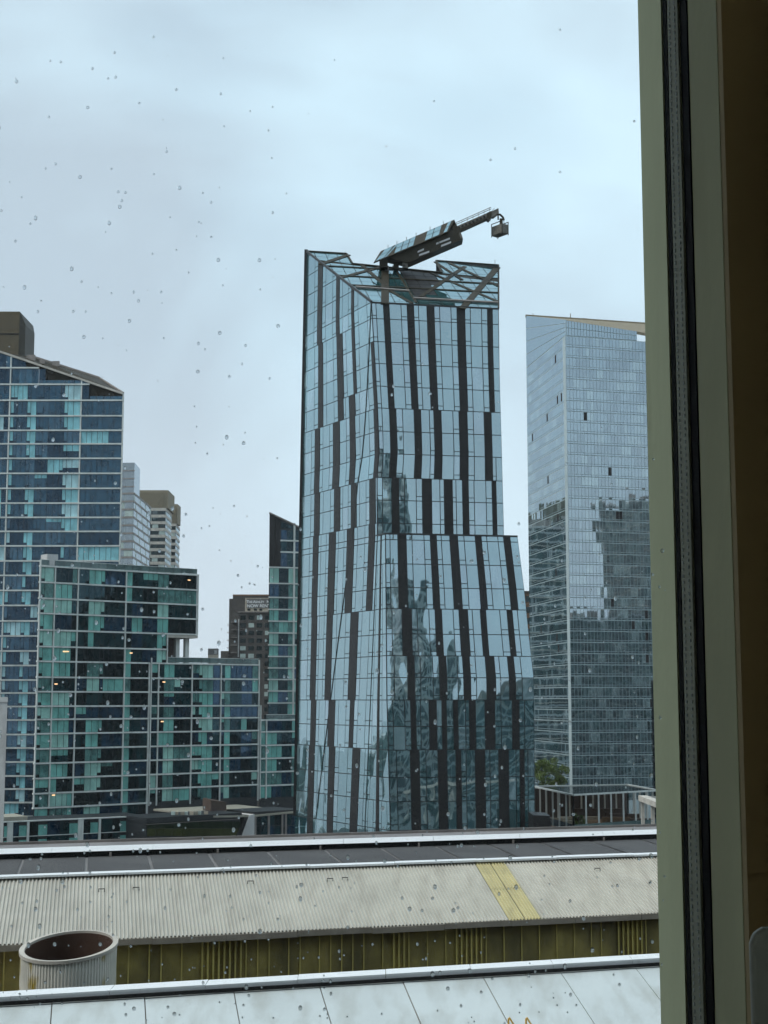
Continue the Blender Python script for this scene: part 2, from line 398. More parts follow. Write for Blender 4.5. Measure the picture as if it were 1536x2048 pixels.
def left_strips(k):
    if k <= 0: return [(.205, .28), (.495, .545), (.72, .757)]
    if k <= 1: return [(.225, .295), (.50, .585), (.715, .757)]
    if k <= 3: return [(.225, .295), (.50, .585), (.715, .757), (.965, 1.0)]
    if k <= 4: return [(.225, .295), (.50, .575), (.65, .73), (.965, 1.0)]
    if k <= 7: return [(.18, .25), (.43, .52), (.65, .72), (.955, 1.0)]
    if k <= 9: return [(.19, .265), (.46, .54), (.68, .75), (.91, .985)]
    if k <= 14: return [(.18, .255), (.395, .485), (.63, .72), (.90, .975)]
    if k <= 18: return [(.185, .262), (.395, .475), (.71, .81)]
    if k <= 20: return [(.205, .28), (.455, .545), (.745, .80)]
    return [(.19, .275), (.48, .565), (.80, .90)]
def front_strips(k):
    if k <= 4: return [(.09, .135), (.275, .327), (.43, .487), (.667, .73), (.91, .95)]
    if k <= 7: return [(.093, .146), (.29, .345), (.45, .51), (.655, .722), (.86, .92)]
    if k <= 10: return [(.114, .17), (.354, .428), (.528, .594), (.674, .722), (.912, .945)]
    if k <= 14: return [(.09, .153), (.333, .38), (.48, .54), (.673, .72), (.89, .94)]
    if k <= 16: return [(.11, .176), (.343, .39), (.513, .575), (.665, .705), (.857, .895)]
    if k <= 18: return [(.14, .187), (.355, .404), (.518, .566), (.675, .737), (.83, .873)]
    if k <= 20: return [(.156, .19), (.28, .33), (.367, .397), (.445, .475), (.553, .595), (.66, .727), (.847, .895)]
    return [(.145, .206), (.333, .394), (.455, .49), (.588, .655), (.75, .818), (.897, .927)]

G = 0.055          # half mullion gap
tp = Panes()
def face_cells(fl, fr, k, z1, z0, strips, hip=None, rr=random.Random(3)):
    """panes and dark panels of one storey on the face between edges fl(z) and fr(z)"""
    zm = (z0 + z1) / 2; a, b = fl(zm), fr(zm); wid = (b - a).length
    t = (b - a).normalized(); n = Vector((t.y, -t.x, 0)).normalized()
    def put(s0, s1, y0, y1, mat, name, proud):
        poly = [(s0, y0), (s1, y0), (s1, y1), (s0, y1)]
        if hip: poly = clip(poly, hip[0], hip[1], hip[2])
        if len(poly) < 3: return
        tilt = (rr.uniform(-1, 1) * 0.004, rr.uniform(-1, 1) * 0.004) if name == 'pane' else (0, 0)
        fr_ = []
        for s, z in poly:
            base = fl(z).lerp(fr(z), s)
            off = proud + tilt[0] * (s - (s0 + s1) / 2) / max(1e-3, s1 - s0) + tilt[1] * (z - (y0 + y1) / 2) / max(.2, y1 - y0)
            fr_.append(base + n * off)
        tp.add(fr_, -n * (proud + 0.02), mat, name)
    g = G / wid
    cur = 0.0
    cells = []
    for s0, s1 in strips + [(1.0, 1.0)]:
        if s0 - cur > 0.012: cells.append((cur, s0))
        if s1 - s0 > 0.005: put(s0 + g * .25, s1 - g * .25, z0 + .015, z1 - .015, M_tdark, 'dark_panel', 0.10)
        cur = s1
    for c0, c1 in cells:
        w = (c1 - c0) * wid
        r2 = random.Random(int(c0 * 1000) + 17)
        if w < 1.4: cuts = [c0, c1]; small = []
        elif w < 3.0:
            f = .36 if r2.random() < .55 else .66
            cuts = [c0, c0 + f * (c1 - c0), c1]; small = [0 if f < .5 else 1]
        else:
            cuts = [c0, c0 + .24 * (c1 - c0), c0 + .74 * (c1 - c0), c1]; small = [0, 2] if r2.random() < .6 else [2]
        for i in range(len(cuts) - 1):
            a0, a1 = cuts[i] + g, cuts[i + 1] - g
            mat = M_tcurt if rr.random() < .16 else M_tglass
            if i in small and z1 - z0 > 2:
                zs = z0 + .2 * (z1 - z0)
                put(a0, a1, zs + .05, z1 - G, mat, 'pane', .05); put(a0, a1, z0 + G, zs - .05, M_tglass, 'pane', .05)
            else: put(a0, a1, z0 + G, z1 - G, mat, 'pane', .05)
# left face, down to the roofs that hide its foot
hipA, hipB = (L0z - Z0), 1.0       # (L0z-Z0)*s + z <= L0z
lev = [L0z + .3] + [z for z in ZUP if z < L0z] + ZL
for i in range(len(lev) - 1):
    k = i - (len(lev) - len(ZL))
    if k > 24: break
    face_cells(EL, EC, max(k, 0) if k >= 0 else -1, lev[i], lev[i + 1], left_strips(k), hip=(hipA, hipB, L0z - .12) if k < 0 else None, rr=random.Random(100 + k))
for k in range(0, 11): face_cells(EC, ERU, k, ZL[k], ZL[k + 1], front_strips(k), rr=random.Random(200 + k))
for k in range(11, 25):
    face_cells(ED, ERL, k, ZL[k], ZL[k + 1], front_strips(k), rr=random.Random(300 + k))
    face_cells(EC, ED, k, ZL[k], ZL[k + 1], [(.44, .56)], rr=random.Random(400 + k))
tp.build(tower, 'pane'); tp.build(tower, 'dark_panel', rest='dark_panel_field')
# body behind the glass
def inset(p, c=Vector((5, 212, 0)), d=0.0): return p
body = MB()
ring_u = lambda z: [EL(z), EC(z), ERU(z), Vector((RT.x, RT.y, z))]
ring_l = lambda z: [EL(z), EC(z), ED(z), ERL(z), Vector((RT.x + 1.5, RT.y, z))]
def loft(ring, zs):
    for z1, z0 in zip(zs, zs[1:]):
        A, B = ring(z1), ring(z0)
        for i in range(len(A)):
            j = (i + 1) % len(A); body.poly([B[i], B[j], A[j], A[i]])
loft(ring_u, ZL[:12]); loft(ring_l, ZL[11:])
body.poly(ring_l(ZLEDGE))
# gable between eave level and hip
body.poly([EL(Z0), EC(Z0), L0]); body.poly([ERU(Z0), Vector((RT.x, RT.y, Z0)), RT])
# edge fins, ledge flashing, floor joints, hip cover
fins = MB()
for edge, zt, zb, w in ((EL, L0z + .25, 0.5, .55),):
    zs = [zt] + [z for z in ZL if z < zt] ; zs = [zt, Z0] + ZL[1:25]
    for a, b in zip(zs, zs[1:]): fins.bar(edge(a) + Vector((-.05, -.05, 0)), edge(b) + Vector((-.05, -.05, 0)), .5, .5, up=(1, 0, 0))
fins.build('corner_fin', M_tdark, tower)
hipb = MB(); hipb.bar(L0 + Vector((-.1, -.1, .1)), C0 + Vector((0, -.1, .1)), .26, .3); hipb.build('hip_cover', M_tfin, tower)
ev = MB(); ev.bar(C0 + Vector((0, -.12, 0)), R0 + Vector((0, -.12, 0)), .16, .2); ev.build('eave_trim', M_tfin, tower)
lg = MB(); lg.bar(ED(ZLEDGE) + Vector((0, -.1, 0)), ERL(ZLEDGE) + Vector((0, -.1, 0)), .16, .2); lg.bar(EC(ZLEDGE) + Vector((-.1, -.1, 0)), ED(ZLEDGE) + Vector((-.1, -.1, 0)), .16, .2); lg.build('ledge_trim', M_tfin, tower)
for edge, ks, nm in ((EC, range(0, 11), 0), (EC, range(11, 25), 1), (ED, range(11, 25), 2)):
    cm = MB()
    for k in ks: cm.bar(edge(ZL[k]) + Vector((-.03, -.09, 0)), edge(ZL[k + 1]) + Vector((-.03, -.09, 0)), .09, .09, up=(1, 0, 0))
    cm.build('corner_mullion', M_tfin, tower)
# the long fold line on the left face
fold = MB(); prev = None
Lu, Lc = EL(ZL[24]), EC(ZL[24])
for k in range(0, 25):
    z = ZL[k]; s = 1 - .68 * (Z0 - z) / (Z0 - ZL[24]); a, b = EL(z), EC(z); t = (b - a).normalized(); n = Vector((t.y, -t.x, 0))
    p = a.lerp(b, s) + n * .1
    if prev is not None: fold.bar(prev, p, .09, .06, up=n)
    prev = p
fold.build('fold_mullion', M_tfin, tower)

# sloped glazed roof
E = (R0 - C0); E.z = 0; E.normalize(); Nn = Vector((-E.y, E.x, 0))
slope = (L0z - Z0) / (L0 - C0).dot(Nn)
UPS = (Nn + Vector((0, 0, slope))).normalized(); RN = E.cross(UPS); 
if RN.z < 0: RN = -RN
def rl(u, v):
    p = on_plane(u, v, C0, RN) - C0; return (p.dot(E), p.dot(UPS))
def rp(e, h, o=0.0): return C0 + E * e + UPS * h + RN * o
z8 = lambda X, Y: rl(600 + X * .267, 480 + Y * .267)
hipc = rl(613, 503); rtc = rl(997, 531); r0c = ((R0 - C0).dot(E), 0)
outline = [(0, 0), r0c, rtc, rl(872, 522), rl(884, 546), rl(705, 528), rl(693, 508), hipc]
roof_main = [[(0, 0), r0c, rl(997, 556), rl(884, 546), rl(705, 528), rl(632, 519)],
             [rl(632, 519), rl(705, 528), rl(693, 508), hipc], [rl(884, 546), rl(997, 556), rtc, rl(872, 522)]]
NA, NB = rp(*rl(693, 508)), rp(*rl(872, 522)); zn = min(rp(*rl(705, 528)).z, rp(*rl(884, 546)).z) - .4
low = lambda p: Vector((p.x, p.y, zn))
body.poly([Vector((RT.x, RT.y, Z0)), EL(Z0), low(L0), low(RT)]); body.poly([low(NA), low(L0), L0, NA]); body.poly([low(RT), low(NB), NB, RT])
body.build('core_wall', M_tfin, tower)
rs = MB()
for pl in roof_main: rs.poly([rp(e, h, -.10) for e, h in pl])
rs.build('roof', M_brown, tower)
def clip_convex(poly, region):
    out = poly; n = len(region)
    cx = sum(p[0] for p in region) / n; cy = sum(p[1] for p in region) / n
    for i in range(n):
        p, q = region[i], region[(i + 1) % n]
        a, b = (q[1] - p[1]), -(q[0] - p[0]); c = a * p[0] + b * p[1]
        if a * cx + b * cy > c: a, b, c = -a, -b, -c
        out = clip(out, a, b, c)
        if len(out) < 3: return []
    return out
rows = [0, 1.1, 3.4, 5.2, 8.0, 10.2, 12.6, 14.8, 17.4, 20, 22.5, 25]
dark = [z8(722, 208), z8(965, 228), z8(1050, 420), z8(855, 432)]  # dark reflection on the roof, put into the colour of these panes
rpn = Panes()
for ri in range(len(rows) - 1):
    for ci in range(-6, 16):
        e0, e1 = ci * 1.72, ci * 1.72 + 1.72
        cell = [(e0 + .05, rows[ri] + .05), (e1 - .05, rows[ri] + .05), (e1 - .05, rows[ri + 1] - .05), (e0 + .05, rows[ri + 1] - .05)]
        cc = (e0 + .86, (rows[ri] + rows[ri + 1]) / 2)
        in_dark_refl = len(clip_convex([(cc[0] - .05, cc[1] - .05), (cc[0] + .05, cc[1] - .05), (cc[0], cc[1] + .05)], dark)) >= 3
        for reg in roof_main:
            c = clip_convex(cell, reg)
            if len(c) >= 3:
                rpn.add([rp(e, h, 0.0) for e, h in c], -RN * .05, M_tdark if in_dark_refl else M_tglass, 'roof_pane')
rpn.build(tower, 'roof_pane')
def rbar(a, b, w, mat, name, o=.02, t=.14):
    A, B = rp(*a, o), rp(*b, o); mb = MB(); mb.bar(A, B, w, t, up=RN); mb.build(name, mat, tower)
for a, b, w in (((150, 185), (365, 112), .75), ((300, 285), (620, 200), .6), ((455, 180), (640, 345), .6), ((655, 370), (840, 475), .5),
                ((1115, 172), (1482, 345), .55), ((1480, 205), (1215, 515), .95), ((1235, 200), (905, 425), .6), ((985, 250), (1482, 462), .5),
                ((700, 195), (870, 470), .35), ((1010, 165), (1215, 300), .45)):
    rbar(z8(*a), z8(*b), w, M_brown, 'brace')
rbar(z8(637, 196), z8(637, 480), 1.1, M_brown, 'roof_stripe', .06)
rbar(z8(415, 357), z8(818, 388), .38, M_gutter, 'gutter', .16, .2)
rbar(z8(850, 442), z8(1482, 476), .38, M_gutter, 'gutter', .16, .2)
for h in (8.0, 12.6, 17.4):
    l = clip_convex([(-8, h - .01), (30, h - .01), (30, h + .01), (-8, h + .01)], roof_main[0])
    if len(l) >= 3: rbar((min(p[0] for p in l), h), (max(p[0] for p in l), h), .3, M_brown, 'purlin', .05)
# rear parapet edges and little lightning rods
for a, b in ((hipc, rl(693, 508)), (rl(693, 508), rl(705, 528)), (rl(705, 528), rl(884, 546)), (rl(884, 546), rl(872, 522)), (rl(872, 522), rtc), (rtc, r0c)):
    rbar(a, b, .22, M_brown, 'roof_edge', .05, .25)
for u, v in ((658, 505), (690, 505), (893, 522), (940, 526), (990, 528)):
    p = on_plane(u, v + 4, C0, RN); h = 1.0 if u > 980 else .45
    one('lightning_rod', M_brown, tower, 'tube', [p, p + Vector((0, 0, h))], .035, 5)

# ------------------------------------------------------------------ building maintenance crane on the roof
YC = 214.0
kx = lambda X, Y, d=0.0: pix(730 + X * .2018, 390 + Y * .2018, YC + d)
crane = thing('maintenance_crane', kx(300, 700), 'bronze window washing crane with raised boom and basket on the tower roof', 'crane')
def slabpoly(pts, d0, d1, mat, name):
    f = [kx(X, Y) for X, Y in pts]; dy0, dy1 = Vector((0, d0, 0)), Vector((0, d1, 0))
    a = 0
    for i in range(len(pts)): a += pts[i][0] * pts[(i + 1) % len(pts)][1] - pts[(i + 1) % len(pts)][0] * pts[i][1]
    if a > 0: f.reverse()
    mb = MB(); mb.prism([p + dy0 for p in f], [p + dy1 for p in f]); return mb.build(name, mat, crane)
slabpoly([(215, 640), (840, 372), (930, 360), (968, 458), (430, 690)], -1.0, 1.6, M_brown, 'boom_housing')
slabpoly([(143, 640), (225, 620), (225, 730), (143, 730)], -.8, 1.2, M_brown, 'rear_leg')
slabpoly([(282, 600), (335, 580), (335, 725), (282, 725)], .3, 1.2, M_brown, 'support_leg')
slabpoly([(370, 585), (425, 560), (425, 735), (370, 735)], -.7, .9, M_craneg, 'support_leg')
def side_disc(X, Y, r, mat, name, d=-1.03):
    c = kx(X, Y, d); mb = MB(); pts = [c + Vector((r * math.cos(t * math.pi / 6), 0, r * math.sin(t * math.pi / 6))) for t in range(12)]
    mb.prism(pts, [p + Vector((0, .06, 0)) for p in pts]); mb.build(name, mat, crane)
side_disc(385, 648, .16, M_black, 'pin_hole', -.74); side_disc(385, 698, .16, M_black, 'pin_hole', -.74)
for (x0, y0, x1, y1) in ((520, 588, 582, 562), (535, 620, 635, 585), (735, 495, 838, 455), (752, 530, 850, 492), (703, 508, 728, 498)):
    w = 13; slabpoly([(x0, y0 - w), (x1, y1 - w), (x1, y1 + 5), (x0, y0 + 5)], -1.04, -.98, M_fband, 'light_slot')
slabpoly([(925, 395), (945, 390), (965, 445), (945, 455)], -1.05, -.98, M_craneg, 'end_plate')
# glazed canopy: ridge behind, eave in front
A0, A1 = kx(85, 670, -1.6), kx(820, 365, -1.6); B0, B1 = kx(155, 556, .3), kx(885, 243, .3)
cn = (A1 - A0).cross(B0 - A0).normalized()
if cn.y > 0: cn = -cn
cp = lambda s, t, o=0.0: A0.lerp(A1, s).lerp(B0.lerp(B1, s), t) + cn * o
mb = MB(); mb.prism([cp(0, 0), cp(1, 0), cp(1, 1), cp(0, 1)], [cp(0, 0, -.15), cp(1, 0, -.15), cp(1, 1, -.15), cp(0, 1, -.15)]); mb.build('canopy', M_brown, crane)
back = MB(); back.prism([B0 + Vector((0, .05, 0)), B1 + Vector((0, .05, 0)), kx(935, 365, 1.5), kx(150, 680, 1.5)], [B0 + Vector((0, .2, 0)), B1 + Vector((0, .2, 0)), kx(935, 365, 1.65), kx(150, 680, 1.65)]); back.build('canopy_back', M_brown, crane)
for s0, s1, sk in ((.02, .13, .05), (.14, .17, .08), (.28, .36, -.05), (.37, .45, -.05), (.46, .53, -.05), (.69, .78, -.05), (.79, .88, -.05), (.94, .985, -.02)):
    for t0, t1 in ((.05, .48), (.52, .95)):
        q = [cp(s0 + sk * t0, t0, .05), cp(s1 + sk * t0, t0, .05), cp(s1 + sk * t1, t1, .05), cp(s0 + sk * t1, t1, .05)]
        m2 = MB(); m2.prism(q, [p - cn * .05 for p in q]); m2.build('canopy_pane', M_tglass, crane)
for s in (.1, .22, .35, .48, .67, .85): one('canopy_rod', M_brown, crane, 'tube', [cp(s, 1), cp(s, 1) + Vector((0, 0, .5))], .04, 5)
# telescopic boom with lightening holes, handrail, head
beam = slabpoly([(880, 330), (1225, 180), (1240, 222), (905, 378)], -.45, .45, M_craneg, 'boom')
slabpoly([(880, 372), (1240, 214), (1242, 232), (905, 385)], -.55, .55, M_brown, 'boom_flange')
for i in range(8):
    X = 930 + i * 36; c = (X, 325 - (X - 930) * .43)
    side_disc(c[0], c[1], .2, M_black, 'lightening_hole', -.48)
rail = MB()
for dY in (-34, -52):
    rail.tube([kx(905, 325 + dY, -.4), kx(1250, 172 + dY, -.4)], .05, 6)
for i in range(7): rail.tube([kx(905 + i * 55, 320 - i * 24, -.4), kx(905 + i * 55, 273 - i * 24, -.4)], .035, 5)
rail.tube([kx(1250, 172, -.4), kx(1280, 130, -.4), kx(1280, 180, -.4)], .05, 6)
rail.build('handrail', M_craneg, crane)
slabpoly([(1205, 190), (1250, 170), (1250, 235), (1225, 262), (1205, 250)], -.6, .6, M_brown, 'boom_head')
slabpoly([(1250, 175), (1320, 140), (1325, 185), (1275, 225), (1250, 225)], -.5, .5, M_craneg, 'boom_head')
slabpoly([(865, 320), (900, 305), (930, 345), (920, 385), (870, 375)], -.7, .7, M_brown, 'boom_collar')
one('hoist_arm', M_brown, crane, 'tube', [kx(1300, 190), kx(1340, 195), kx(1368, 222), kx(1376, 250)], .16, 7)
one('hoist_rope', M_brown, crane, 'tube', [kx(1376, 250), kx(1378, 290)], .04, 5)
one('hoist_rope', M_brown, crane, 'tube', [kx(1318, 185), kx(1320, 245)], .12, 6)
cb = kx(1337, 352); cb.y = YC
ang = math.radians(38); ax = Vector((math.cos(ang), math.sin(ang), 0)); ay = Vector((-math.sin(ang), math.cos(ang), 0))
bas = MB()
hw, hd, hh = .62, 1.15, .85
for sx in (-1, 1): bas.obox(cb + ay * 0 + ax * (sx * hw), ax * .04, ay * hd, Vector((0, 0, hh * .8)))
for sy in (-1, 1): bas.obox(cb + ay * (sy * hd), ax * hw, ay * .04, Vector((0, 0, hh * .8)))
bas.obox(cb - Vector((0, 0, hh * .8)), ax * hw, ay * hd, Vector((0, 0, .05)))
bas.build('basket', M_craneg, crane)
bf = MB()
for sx in (-1, 1):
    for sy in (-1, 1): bf.bar(cb + ax * (sx * hw) + ay * (sy * hd) - Vector((0, 0, .9)), cb + ax * (sx * hw) + ay * (sy * hd) + Vector((0, 0, 1.15)), .12, .12)
    bf.bar(cb + ax * (sx * hw) - ay * hd + Vector((0, 0, 1.1)), cb + ax * (sx * hw) + ay * hd + Vector((0, 0, 1.1)), .1, .1)
bf.bar(cb + ay * -.3 + Vector((0, 0, .6)), cb + ay * -.3 + Vector((0, 0, 1.75)), .35, .45)
bf.build('basket_frame', M_brown, crane)
# ------------------------------------------------------------------ glass apartment blocks on the left
class Wall:
    def __init__(s, p, q):
        s.o = Vector((p[0], p[1], 0)); d = Vector((q[0] - p[0], q[1] - p[1], 0)); s.len = d.length; s.t = d.normalized(); s.n = Vector((s.t.y, -s.t.x, 0))
    def __call__(s, a, z, o=0.0): v = s.o + s.t * a + s.n * o; return Vector((v.x, v.y, z))
    def s_of(s, u, v=1400):
        d = ray(u, v); k = d.x / d.y      # x = k*Y ; o + t a
        a = (k * s.o.y - s.o.x) / (s.t.x - k * s.t.y); return a
    def z_of(s, u, v): return zat(v, s(s.s_of(u, v), 0).y, u)
def from_px(u0, Y0, u1, Y1):
    a, b = pix(u0, 1400, Y0), pix(u1, 1400, Y1); return Wall((a.x, a.y), (b.x, b.y))
def wbox(mb, w, a0, a1, z0, z1, o0, o1, m=0):
    f = [w(a0, z0, o1), w(a1, z0, o1), w(a1, z1, o1), w(a0, z1, o1)]; b = [w(a0, z0, o0), w(a1, z0, o0), w(a1, z1, o0), w(a0, z1, o0)]
    mb.prism(f, b, m)
def wbody(mb, w, a0, a1, z0, z1, o, depth, lx=0.0, rx=-.28):
    f = [w(a0, z0, o), w(a1, z0, o), w(a1, z1, o), w(a0, z1, o)]; L_, R_ = Vector((lx, 1, 0)) * depth, Vector((rx, 1, 0)) * depth
    mb.prism(f, [f[0] + L_, f[1] + R_, f[2] + R_, f[3] + L_])
def wpart(name, mat, parent, w, *a, **k):
    mb = MB(); wbox(mb, w, *a); return mb.build(name, mat, parent, **k)

def modules(a0, a1, rr):
    out = []; x = a0
    while a1 - x > .5:
        w = rr.choice((1.3, 1.3, 1.45, .8, 1.15)) if a1 - x > 2.2 else a1 - x
        if w > 2.0: out += [(x, x + w / 2), (x + w / 2, x + w)]
        else: out.append((x, x + w))
        x += w
    return out
def facade(root, w, levels, bays_of, pn, darks, blind, rr, slab=.36, vis=lambda u, v: True, pblind=.34, mull=True):
    """levels: z of slab centres from top; bays_of(k): list of (a0, a1) for storey k"""
    lay = {}
    for k in range(len(levels) - 1):
        zt, zb = levels[k] - slab / 2 - .04, levels[k + 1] + slab / 2 + .04
        for (a0, a1) in bays_of(k):
            key = (round(a0, 1), round(a1, 1))
            if key not in lay: lay[key] = modules(a0 + .18, a1 - .18, random.Random(int(a0 * 31) + 5))
            if len(lay[key]) and len(lay[key][0]) == 2:      # rooms: some stand behind blinds on most floors, others stay open
                r3 = random.Random(int(a0 * 17) + 3); g = []; run = 0
                for mm in lay[key]:
                    if run <= 0: run = r3.choice((1, 2, 2, 3)); pc = r3.choice((.75, .62, .12, .06)) if not g or g[-1][2] < .3 else r3.choice((.06, .14))
                    run -= 1; g.append((mm[0], mm[1], pc * pblind / .30))
                lay[key] = g
            last = None; dk = rr.choice(darks); bl = rr.choice(blind); hb = .5; state = 'd'
            for (m0, m1, pc) in lay[key]:
                if pc != last:
                    last = pc; x = rr.random(); dk = rr.choice(darks); bl = rr.choice(blind); hb = rr.choice((.3, .5, .65))
                    state = 'b' if x < pc else ('h' if x < pc + .07 else 'd')
                elif rr.random() < .12: state = 'd'
                cu, cv = proj(w((m0 + m1) / 2, (zt + zb) / 2))
                if not vis(cu, cv): continue
                def put(y0, y1, mat):
                    t = [rr.uniform(-.003, .003) for _ in range(2)]
                    pn.add([w(m0 + .055, y0, .02 - t[0] - t[1]), w(m1 - .055, y0, .02 + t[0] - t[1]), w(m1 - .055, y1, .02 + t[0] + t[1]), w(m0 + .055, y1, .02 - t[0] + t[1])], -w.n * .06, mat)
                narrow = m1 - m0 < 1.0
                if state == 'b': 
                    if narrow: put(zb + .55, zt, bl); put(zb, zb + .47, darks[1])
                    else: put(zb, zt, bl)
                elif state == 'h':
                    zc = zt - hb * (zt - zb); put(zc + .03, zt, bl); put(zb, zc - .03, dk)
                elif narrow: put(zb + .55, zt, dk); put(zb, zb + .47, darks[1])
                else: put(zb, zt, dk)

# --- tall block with slanted crown, far left
WA = from_px(-70, 336, 232, 336)
A_u = 100
vA = [769, 801, 832, 861, 888, 917, 947, 977, 1006.5, 1035, 1063, 1092, 1122, 1151, 1181, 1211, 1242, 1272, 1302, 1331, 1360, 1386, 1413, 1440, 1469, 1496, 1524, 1552, 1578, 1605, 1633, 1661]
zA = [WA.z_of(A_u, v) for v in vA]
ztop_l, ztop_r = WA.z_of(2, 706), WA.z_of(243, 787)
sA = lambda u: WA.s_of(u, 860)
blockA = thing('apartment_tower', (WA(10, 0).x, 350, 0), 'tall blue glass apartment block with white floor lines and slanted roof at left edge', 'building')
aR = sA(244); aL = -1.0
crown_z = lambda a: ztop_r + (ztop_l - ztop_r) * (sA(243) - a) / (sA(243) - sA(2))
# body
zc0 = WA.z_of(A_u, 801)
mb = MB(); wbody(mb, WA, aL, aR, 0, zA[1], -.05, 18); wbody(mb, WA, aL, sA(176), zA[1], zA[0], -.05, 8); wbody(mb, WA, aL, sA(74), zA[0], WA.z_of(A_u, 736), -.05, 8); mb.build('core_wall', M_core, blockA)
pnA = Panes(); rA = random.Random(11)
vert = [sA(-70), sA(18), sA(161), sA(245)]
bayA = [(vert[i], vert[i + 1]) for i in range(3)]
visA = lambda u, v: (v < 1150 or u < 82) and u > -60
facade(blockA, WA, zA, lambda k: bayA if k > 0 else [(vert[0], vert[1]), (vert[1], vert[2]), (vert[2], sA(178))], pnA, M_navy, [M_blindA, M_blindA, M_blindA2], rA, vis=visA)
# crown: glass cut off along the slope, then open steel frame
def crown_cell(a0, a1, z0, z1, mat):
    poly = [(a0, z0), (a1, z0), (a1, z1), (a0, z1)]
    # z <= crown_z(a): slope line
    m = (ztop_l - ztop_r) / (sA(243) - sA(2)); c = ztop_r + m * sA(243)
    poly = clip(poly, m, 1.0, c - .35)
    if len(poly) >= 3: pnA.add([WA(a, z, .02) for a, z in poly], -WA.n * .06, mat)
for z0, z1, lim in ((zA[0] + .25, WA.z_of(A_u, 736) - .25, 75), (WA.z_of(A_u, 736) + .25, WA.z_of(A_u, 705), 42)):
    a = aL
    while a < sA(lim): crown_cell(a + .04, a + 1.55 - .04, z0, z1, rA.choice(M_navy)); a += 1.55
pnA.build(blockA, 'pane')
for k, z in enumerate([WA.z_of(A_u, 736)] + zA):
    r = {0: sA(75), 1: sA(177)}.get(k, aR + .25)
    wpart('slab_band', M_white, blockA, WA, aL, r, z - .17, z + .17, -.3, .35)
for a in vert[1:3]:
    wpart('white_mullion', M_white, blockA, WA, a - .15, a + .15, 2, crown_z(a) - .2, -.1, .25)
wpart('white_mullion', M_white, blockA, WA, aR, aR + .25, 2, ztop_r, -.4, .3)
mb = MB(); mb.bar(WA(aL, crown_z(aL), 0), WA(sA(244), crown_z(sA(244)), 0), .8, .45); mb.build('crown_edge', M_cream, blockA)
# rear roof slope seen above the front edge, with steel trusses
cr = MB()
q = [WA(aL, crown_z(aL) + .2, -.4), WA(sA(244), crown_z(sA(244)) + .1, -.4), WA(sA(178), WA.z_of(178, 748) + 1.4, -11), WA(sA(40), WA.z_of(40, 703) + 1.2, -11), WA(aL, WA.z_of(2, 690) + 1.2, -11)]
cr.prism(q, [p - Vector((0, 0, .5)) for p in q]); cr.build('roof', M_brown, blockA)
mb = MB(); mb.bar(WA(sA(40), WA.z_of(40, 703) + 1.25, -11), WA(sA(178), WA.z_of(178, 748) + 1.45, -11), .5, .6); mb.bar(WA(sA(178), WA.z_of(178, 748) + 1.4, -11), WA(sA(244), crown_z(sA(244)) + .2, -.4), .5, .5); mb.build('roof_rail', M_gutter, blockA)
for u0, v0, u1, v1, ww in ((86, 728, 93, 758, .5), (178, 768, 196, 792, .5), (232, 786, 222, 795, .4), (240, 787, 240, 798, .4), (105, 748, 80, 735, .4), (125, 765, 150, 760, .3), (75, 735, 75, 765, .35), (178, 770, 178, 795, .35)):
    mb = MB(); mb.bar(pix(u0, v0, 336.5), pix(u1, v1, 336.5), ww, ww); mb.build('crown_truss', M_brown, blockA)
mb = MB()
for lim0, lim1, z0, z1 in ((-68, 75, WA.z_of(A_u, 736) + .1, 1e9), (73, 177, zA[0] + .2, 1e9), (173, 244, zA[1] + .2, 1e9)):
    a0, a1 = sA(lim0), sA(lim1)
    mb.prism([WA(a0, z0, -1.0 - .01 * lim0 / 75), WA(a1, z0, -1.0 - .01 * lim0 / 75), WA(a1, crown_z(a1) - .15, -1.0 - .01 * lim0 / 75), WA(a0, crown_z(a0) - .15, -1.0 - .01 * lim0 / 75)], [WA(a0, z0, -1.8), WA(a1, z0, -1.8), WA(a1, crown_z(a1) - .15, -1.8), WA(a0, crown_z(a0) - .15, -1.8)])
mb.build('crown_screen', M_brown, blockA)
gl = Panes()
for lim0, lim1, z0 in ((77, 175, zA[0]), (178, 243, zA[1])):
    a = sA(lim0)
    while a < sA(lim1) - 1.0:
        gl.add([WA(a, z0 + .25, .05), WA(a + 1.5, z0 + .25, .05), WA(a + 1.5, z0 + 1.0, .05), WA(a, z0 + 1.0, .05)], -WA.n * .04, M_navy[2], 'balustrade_pane'); a += 1.6
gl.build(blockA, 'balustrade_pane')
# plant room on top
pr = MB(); p0, p1 = pix(-70, 700, 352), pix(37, 700, 352)
zt, zm, zb = zat(623, 352, 0), zat(668, 352, 0), zat(722, 352, 0)
pr.box((p0.x, 352, zb - 4), (p1.x, 366, zt)); pr.build('plant_room', paint('brown_cladding', (0.085, 0.062, 0.028), .6), blockA)
cz = MB(); cz.prism([(p1.x, 352, zb - 4), (p1.x + .9, 354.5, zb - 4), (p1.x + .9, 354.5, zt - 2.6), (p1.x, 352, zt)], [(p1.x, 366, zb - 4), (p1.x + .9, 364, zb - 4), (p1.x + .9, 364, zt - 2.6), (p1.x, 366, zt)]); cz.build('plant_room_side', M_brown, blockA)
boxo('dark_joint', M_black, blockA, (p0.x, 351.9, zm - .15), (p1.x, 352.0, zm + .15))  # black strip across the plant room cladding
for u, v, s_ in ((62, 717, 1.0), (112, 728, .8), (85, 724, .6)):
    c = pix(u, v, 345); mb = MB(); mb.obox(c, (s_, 0, 0), (0, s_ * .5, 0), (0, 0, s_ * .8)); mb.build('roof_unit', M_gutter, blockA)

